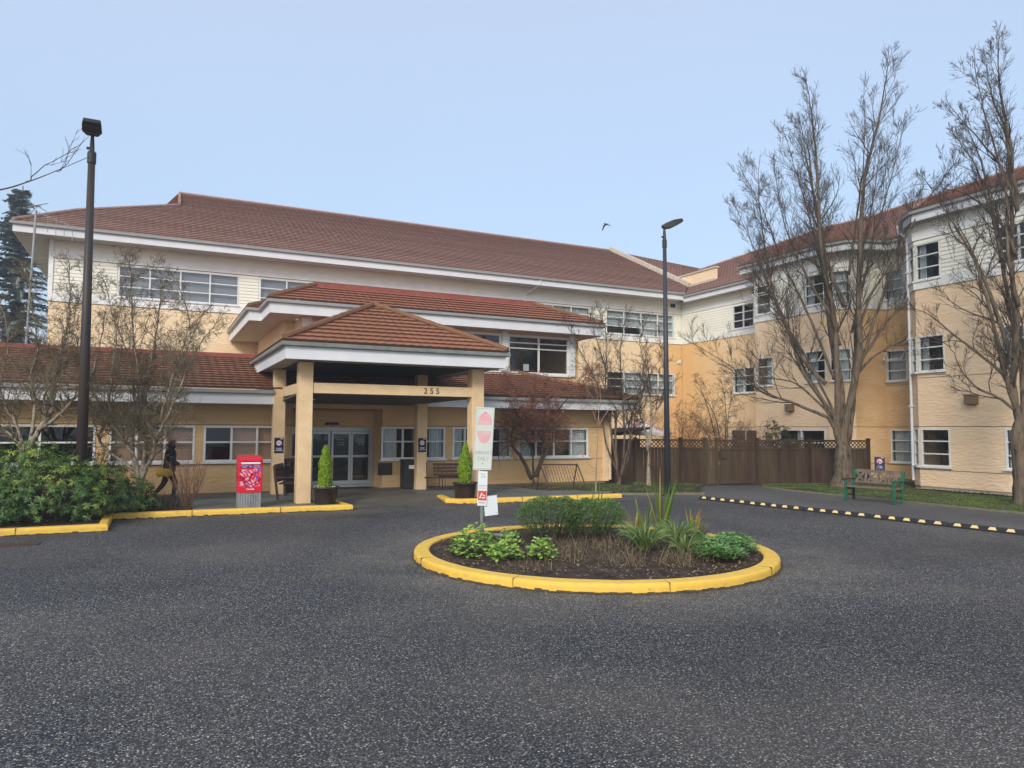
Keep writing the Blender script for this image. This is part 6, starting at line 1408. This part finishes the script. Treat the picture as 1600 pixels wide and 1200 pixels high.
def fineshrub(rx, ry, h, n):
    def f(b, c, R_):
        for i in range(n):
            a = R_.random()*6.28; z = R_.random()**.7; k = R_.uniform(.35, 1)**.5; rr = sqrt(max(.05, 1-.92*z**2.6))*k*(1+.2*noise.noise((cos(a)*2, sin(a)*2, z*3+c.x)))*(.62+.38*min(1, z*2.2))
            p = c+Vector((rx*rr*cos(a), ry*rr*sin(a), .12+z*(h-.12)*(1+.12*noise.noise((cos(a)*rr*3, sin(a)*rr*3, 9)))))
            d = Vector((cos(a)*.5+R_.gauss(0, .5), sin(a)*.5+R_.gauss(0, .5), .7+R_.gauss(0, .4))).normalized(); q = min(1, max(0, .15+.75*z*R_.random()+.1*R_.random()))
            for j in range(4): leafquad(b, p, (d+Vector((R_.gauss(0, .6), R_.gauss(0, .6), R_.gauss(0, .5)))).normalized(), Vector((0, 0, 1)), R_.uniform(.022, .04), .0065, q=q)
    def g(b, c, R_):
        for i in range(90): a = R_.random()*6.28; k = R_.random()**.5; b.tube([c+Vector((rx*.4*k*cos(a), ry*.4*k*sin(a), 0)), c+Vector((rx*.75*k*cos(a), ry*.75*k*sin(a), h*.5)), c+Vector((rx*.95*k*cos(a), ry*.95*k*sin(a), h*.9))], [.006, .004, .002], 3, cap=False)
    return f, g
f, g = fineshrub(.74, .6, .74, 4600); clump('fine_leaved_shrub', 'fine leaved green shrub in the island just right of the sign post', 'shrub', 6.45, 11.55, f, 'leaf_fine', 1, extra=(g, 'twig'))
f, g = fineshrub(.70, .6, .70, 4600); clump('fine_leaved_shrub', 'fine leaved green shrub in the island nearest the tall iris leaves', 'shrub', 7.15, 11.25, f, 'leaf_fine', 2, extra=(g, 'twig'))
def iris(h, n, spread):
    def f(b, c, R_):
        for i in range(n): a = R_.random()*6.28; r = R_.random()*.07; blade(b, c+Vector((r*cos(a), r*sin(a), 0)), Vector((cos(a)*spread*R_.random(), sin(a)*spread*R_.random(), 1)), h*R_.uniform(.55, 1.05), R_.uniform(.016, .028), R_.uniform(0, .12), R_, 6, q=R_.random()**1.6)
    return f
for (x, y, h, n, sp, lab, m, sd_) in ((8.72, 11.35, 1.25, 26, .34, 'tallest clump of upright iris leaves in the island', 'leaf_blade', 1), (8.15, 11.1, .72, 16, .35, 'shorter clump of iris leaves left of the tallest clump', 'leaf_blade', 2), (7.92, 12.4, 1.05, 7, .12, 'few narrow upright iris leaves rising behind the fine leaved shrub', 'leaf_blade', 3),
                                      (9.0, 10.75, .60, 12, .35, 'orange tipped iris leaves right of the tallest clump', 'leaf_yel', 4), (7.85, 10.95, .52, 26, .7, 'yellow and orange spreading blades beside the fine leaved shrub', 'leaf_yel', 5)):
    clump('iris_clump', lab, 'plant', x, y, iris(h, n, sp), m, 20+sd_, 'iris clumps in the island')
def daylily(h, n):
    def f(b, c, R_):
        for i in range(n): a = R_.random()*6.28; blade(b, c+Vector((.05*cos(a), .05*sin(a), 0)), Vector((cos(a)*.6, sin(a)*.6, R_.uniform(1.0, 2.4))), h*R_.uniform(.7, 1.25), R_.uniform(.008, .014), R_.uniform(.55, 1.1), R_, 6, q=R_.random()**1.3)
    return f
for (x, y, h, n, lab) in ((7.15, 9.75, .62, 190, 'arching green grassy clump in the middle of the island'), (7.95, 9.95, .58, 170, 'arching green grassy clump below the tall iris'), (8.45, 10.45, .52, 120, 'arching grassy clump at the foot of the tallest iris'), (7.5, 9.2, .46, 110, 'front arching grassy clump between the two larger ones'), (7.5, 10.55, .5, 90, 'small arching clump behind the middle grassy clump')):
    clump('daylily_clump', lab, 'plant', x, y, daylily(h, n), 'leaf_clump', int(x*100), 'arching grassy clumps in the island')
def dead(h, n, r):
    def f(b, c, R_):
        for i in range(n): a = R_.random()*6.28; k = R_.random()**.6*r; d = Vector((R_.gauss(0, .45), R_.gauss(0, .45), 1)); p = c+Vector((k*cos(a), k*sin(a), 0)); blade(b, p, d, h*R_.uniform(.3, 1.15), .003, R_.uniform(0, .5), R_, 3)
    return f
for i, (x, y, h, n, r, lab) in enumerate(((5.75, 9.75, .26, 170, .45, 'dry brown stems left of centre in the island'), (6.3, 9.1, .30, 190, .42, 'dry brown stems at the front centre of the island'), (7.0, 8.75, .34, 180, .32, 'pale dry stems hanging in front of the middle grassy clump'), (7.65, 8.95, .32, 200, .34, 'dry stems at the front beside the dark green ground cover'), (6.2, 10.3, .30, 300, .6, 'dry brown stems under the left fine leaved shrub'), (7.1, 10.25, .28, 240, .5, 'dry brown stems under the right fine leaved shrub'), (5.4, 10.7, .18, 160, .4, 'short dry stems near the sign post'), (8.6, 10.6, .25, 260, .4, 'short dry stems below the tallest iris'), (4.9, 9.4, .14, 160, .4, 'short dry stems at the left front of the island'), (8.9, 10.3, .2, 160, .4, 'short dry stems at the right back of the island'))):
    clump('dry_stem_clump', lab, 'plant', x, y, dead(h, n, r), 'straw', 300+i, 'dry stem clumps in the island')
def straw(h, n, r):
    def f(b, c, R_):
        for i in range(n):
            a = R_.random()*6.28; k = R_.random()**.5; top = h*(1-.75*k*k)*(1+.35*noise.noise((cos(a)*2, sin(a)*2, c.x*3))); p = c+Vector((k*r*cos(a), k*r*sin(a), .02+top*R_.random()**.6)); q = R_.random()*.7+.3*(p.z-c.z)/h
            for j in range(3):
                an = 2*pi*j/3+R_.random(); d = Vector((cos(an), sin(an), R_.uniform(-.6, .35))).normalized(); L = R_.uniform(.035, .075); s = d.cross(Vector((R_.gauss(0, .3), R_.gauss(0, .3), 1))).normalized()*L*.40; b.face([p, p+d*L*.35+s, p+d*L*.85+s*.8, p+d*L, p+d*L*.85-s*.8, p+d*L*.35-s], q)
            if i % 7 == 0: p0 = c+Vector((k*r*.6*cos(a), k*r*.6*sin(a), 0)); b.face([p0-Vector((.002, 0, 0)), p0+Vector((.002, 0, 0)), p], .1)
    return f
for i, (x, y, h, n, r, lab) in enumerate(((4.62, 10.75, .50, 420, .40, 'leafy strawberry like plants at the left end of the island'), (4.85, 10.10, .30, 200, .26, 'leafy plants at the left front of the island, left of the sign post'), (5.4, 9.95, .34, 190, .22, 'small leafy plant right of the sign post foot'), (5.45, 11.2, .28, 140, .22, 'small leafy plant behind the sign post foot'))):
    clump('leafy_plant', lab, 'plant', x, y, straw(h, int(n*.6), r), 'leaf_bright', 400+i, 'bright leafy plants at the left of the island')
def cover(h, n, r):
    def f(b, c, R_):
        for i in range(n):
            a = R_.random()*6.28; k = R_.random()**.55*r; p = c+Vector((k*cos(a), k*sin(a), .03+h*R_.uniform(.3, 1)*(1-.5*(k/r)**2))); q = R_.random()*.6+.2
            for j in range(7): an = 2*pi*j/7+R_.random(); d = Vector((cos(an), sin(an), R_.uniform(-.1, .7))).normalized(); leafquad(b, p, d, Vector((0, 0, 1)), R_.uniform(.07, .115), .015, q=min(1, q+R_.random()*.3))
    return f
for i, (x, y, h, n, r, lab) in enumerate(((7.85, 8.85, .22, 230, .42, 'front mound of dark green ground cover in the island'), (8.5, 9.25, .22, 220, .40, 'middle mound of dark green ground cover in the island'), (9.0, 9.75, .2, 160, .34, 'right mound of dark green ground cover near the kerb end'), (8.35, 10.1, .22, 110, .3, 'back mound of dark green ground cover below the iris'))):
    clump('ground_cover_mound', lab, 'plant', x, y, cover(h, n, r), 'leaf_cover', 500+i, 'dark green mounds in the island')
def lav(h, n, r):
    def f(b, c, R_):
        for i in range(n): a = R_.random()*6.28; k = R_.random()**.5; d = Vector((cos(a)*.7*k, sin(a)*.7*k, 1)); blade(b, c+Vector((r*.5*k*cos(a), r*.5*k*sin(a), .02)), d, h*R_.uniform(.6, 1.1), .005, .1, R_, 3)
    return f
for i, (x, y, h, r, lab) in enumerate(((8.95, 11.6, .30, .22, 'grey lavender tuft behind the orange tipped iris'), (9.15, 10.85, .32, .26, 'grey lavender tuft at the right back of the island'), (9.3, 10.2, .2, .16, 'smallest grey lavender tuft at the far right of the island'))):
    clump('lavender', lab, 'plant', x, y, lav(h, 330, r), 'leaf_lav', 600+i, 'lavender tufts in the island')

# ------------------------------------------------------------------ grass, litter
R_ = random.Random(77); b = MB()
def tuft(x, y, z, h): 
    for k in range(3):
        a = R_.random()*6.28; d = Vector((cos(a)*.5, sin(a)*.5, 1)).normalized()*h*R_.uniform(.6, 1.2); s = Vector((-sin(a), cos(a), 0))*R_.uniform(.004, .008); p = Vector((x+R_.gauss(0, .015), y+R_.gauss(0, .015), z)); b.face([p-s, p+s, p+d])
n = 0
while n < 21000:
    x, y = R_.uniform(20.1, 27.9), R_.uniform(5, 21.3)
    if not in_lawn(x, y): continue
    dn = noise.noise((x*.9, y*.9, 3)); n += 1
    if y > 15 and dn < .05 and R_.random() < .7: continue
    tuft(x, y, .02, .055)
n = 0
while n < 5000:
    x, y = R_.uniform(11.4, 18.7), R_.uniform(18.9, 23.9); n += 1
    if not in_strip(x, y) or noise.noise((x*.9, y*.9, 9)) < -.05: continue
    tuft(x, y, .06, .05)
tag(b.build('grass', 'grass'), kind='stuff')
b = MB(); R_ = random.Random(78)
def litter(x, y, z, s=.03):
    a = R_.random()*6.28; u = Vector((cos(a), sin(a), R_.uniform(-.2, .5)))*s*R_.uniform(.5, 1.3); v = Vector((-sin(a), cos(a), R_.uniform(-.2, .3)))*s*.5; p = Vector((x, y, z)); b.face([p-u, p+v, p+u, p-v])
for i in range(2600):
    a = R_.random()*6.28; r = IR*R_.random()**.35*.9; x, y = IC[0]+r*cos(a), IC[1]+r*sin(a); litter(x, y, isl(x, y)+.015, R_.choice((.012, .02, .03)))
for i in range(180): litter(R_.uniform(-5, .9), R_.uniform(17.15, 19.4), .14, .028)
for i in range(60): litter(R_.uniform(-2, 4.5), 18.7-R_.random()**2*.6-(1.9 if R_.random() < .3 else 0), .012, .022)
for i in range(130): litter(R_.uniform(20.3, 24.8), R_.uniform(9, 20.5), .07, .035)
for i in range(60): litter(R_.uniform(11.4, 17.5), R_.uniform(19.6, 23.4), .10, .03)
for i in range(34): litter(R_.uniform(-4, 14), R_.uniform(4.5, 18), .008, .018)
tag(b.build('leaf_litter', 'litter'), kind='stuff')
b = MB(); R_ = random.Random(79)                        # stray pale pebbles and grit on the road and along the wing foot
for i in range(500):
    x, y = R_.uniform(-8, 16), R_.uniform(2.5, 18); s = R_.uniform(.003, .007); b.box(x, y, .001, x+s*1.5, y+s, .002+s*.6)
for i in range(900):
    x, y = R_.uniform(24.4, 24.97), R_.uniform(6, 17.2); s = R_.uniform(.02, .05); M = Matrix.Translation((x, y, .08)) @ Matrix.Rotation(R_.random()*3, 4, 'Z'); b.add([(-s, 0, 0), (0, -s*.7, 0), (s, 0, 0), (0, s*.7, 0), (0, 0, s*.8)], [(0, 1, 4), (1, 2, 4), (2, 3, 4), (3, 0, 4)], M)
tag(b.build('pebbles', 'st_base'), kind='stuff')

# ------------------------------------------------------------------ conifers beyond the left end
def conifer(x, y, h, w, label, seed):
    R_ = random.Random(seed); t = thing('conifer_tree', label, 'tree', (x, y, 0), 'conifers beyond the building'); tr, lf = MB(), MB()
    tr.tube([(x, y, 0), (x, y, h)], [.35, .03], 7)
    z = h*.10
    while z < h*.99:
        r = w*(1-z/h)**.8+.25; k = R_.randint(5, 8)
        for j in range(k):
            a = R_.random()*6.28; L = r*R_.uniform(.5, 1.15); p = Vector((x, y, z)); d = Vector((cos(a), sin(a), .12)); n = max(3, int(L/.35)); q_ = R_.random()*.4
            for i in range(n):
                p2 = p+d.normalized()*L/n; d.z -= .09
                for s in range(22):
                    sd = Vector((-sin(a), cos(a), 0))*R_.choice((-1, 1)); e = (sd*R_.uniform(.4, 1)+d.normalized()*.5+Vector((0, 0, R_.uniform(-.5, .15)))).normalized()*R_.uniform(.2, .6)*(1.15-i/n); m_ = p.lerp(p2, R_.random()); u = Vector((0, 0, 1)).cross(e)*.22+Vector((0, 0, .03)); lf.face([m_, m_+e*.55+u, m_+e, m_+e*.55-u], q_+R_.random()*.5)
                p = p2
        z += R_.uniform(.25, .45)
    tr.build('trunk', 'bark_dark', t); lf.build('crown', 'needle_hazed', t)
conifer(-8.6, 60, 18.8, 7.0, 'tall dark conifer behind the left end of the main block', 1)
conifer(-13.5, 58, 16.0, 7.0, 'broader dark conifer at the left edge of the photo', 2)
conifer(-9.3, 46, 12.0, 5.2, 'lower dark conifer in front of the tall one beside the mast', 3)
# brambly bare scrub between the conifers and the mast
t = thing('bare_scrub', 'tangle of bare brown scrub left of the mast', 'shrub', (-7.5, 32, 0)); cr = MB(); R_ = random.Random(99)
for j in range(60):
    x, y = R_.uniform(-11, -5.3), R_.uniform(30, 35); sub_branches(cr, Vector((x, y, R_.uniform(0, 3.2))), Vector((R_.gauss(0, .3), R_.gauss(0, .3), 1)).normalized(), 3.6, .04, 2, R_, .2, 5, .3)
cr.build('stems', 'twig', t)

# ------------------------------------------------------------------ pale morning haze: one closed box around the whole place
b = MB(); b.box(-142, -82, -1.1, 152, 162, 24)
hz = bpy.data.materials.new('haze_air'); hz.use_nodes = True; N = hz.node_tree.nodes; N.remove(N['Principled BSDF'])
pv = N.new('ShaderNodeVolumePrincipled'); pv.inputs['Color'].default_value = (.86, .92, 1, 1); pv.inputs['Density'].default_value = .0015; pv.inputs['Anisotropy'].default_value = .2
hz.node_tree.links.new(pv.outputs[0], N['Material Output'].inputs['Volume']); MT['haze_air'] = hz
tag(b.build('haze', 'haze_air'), kind='stuff')
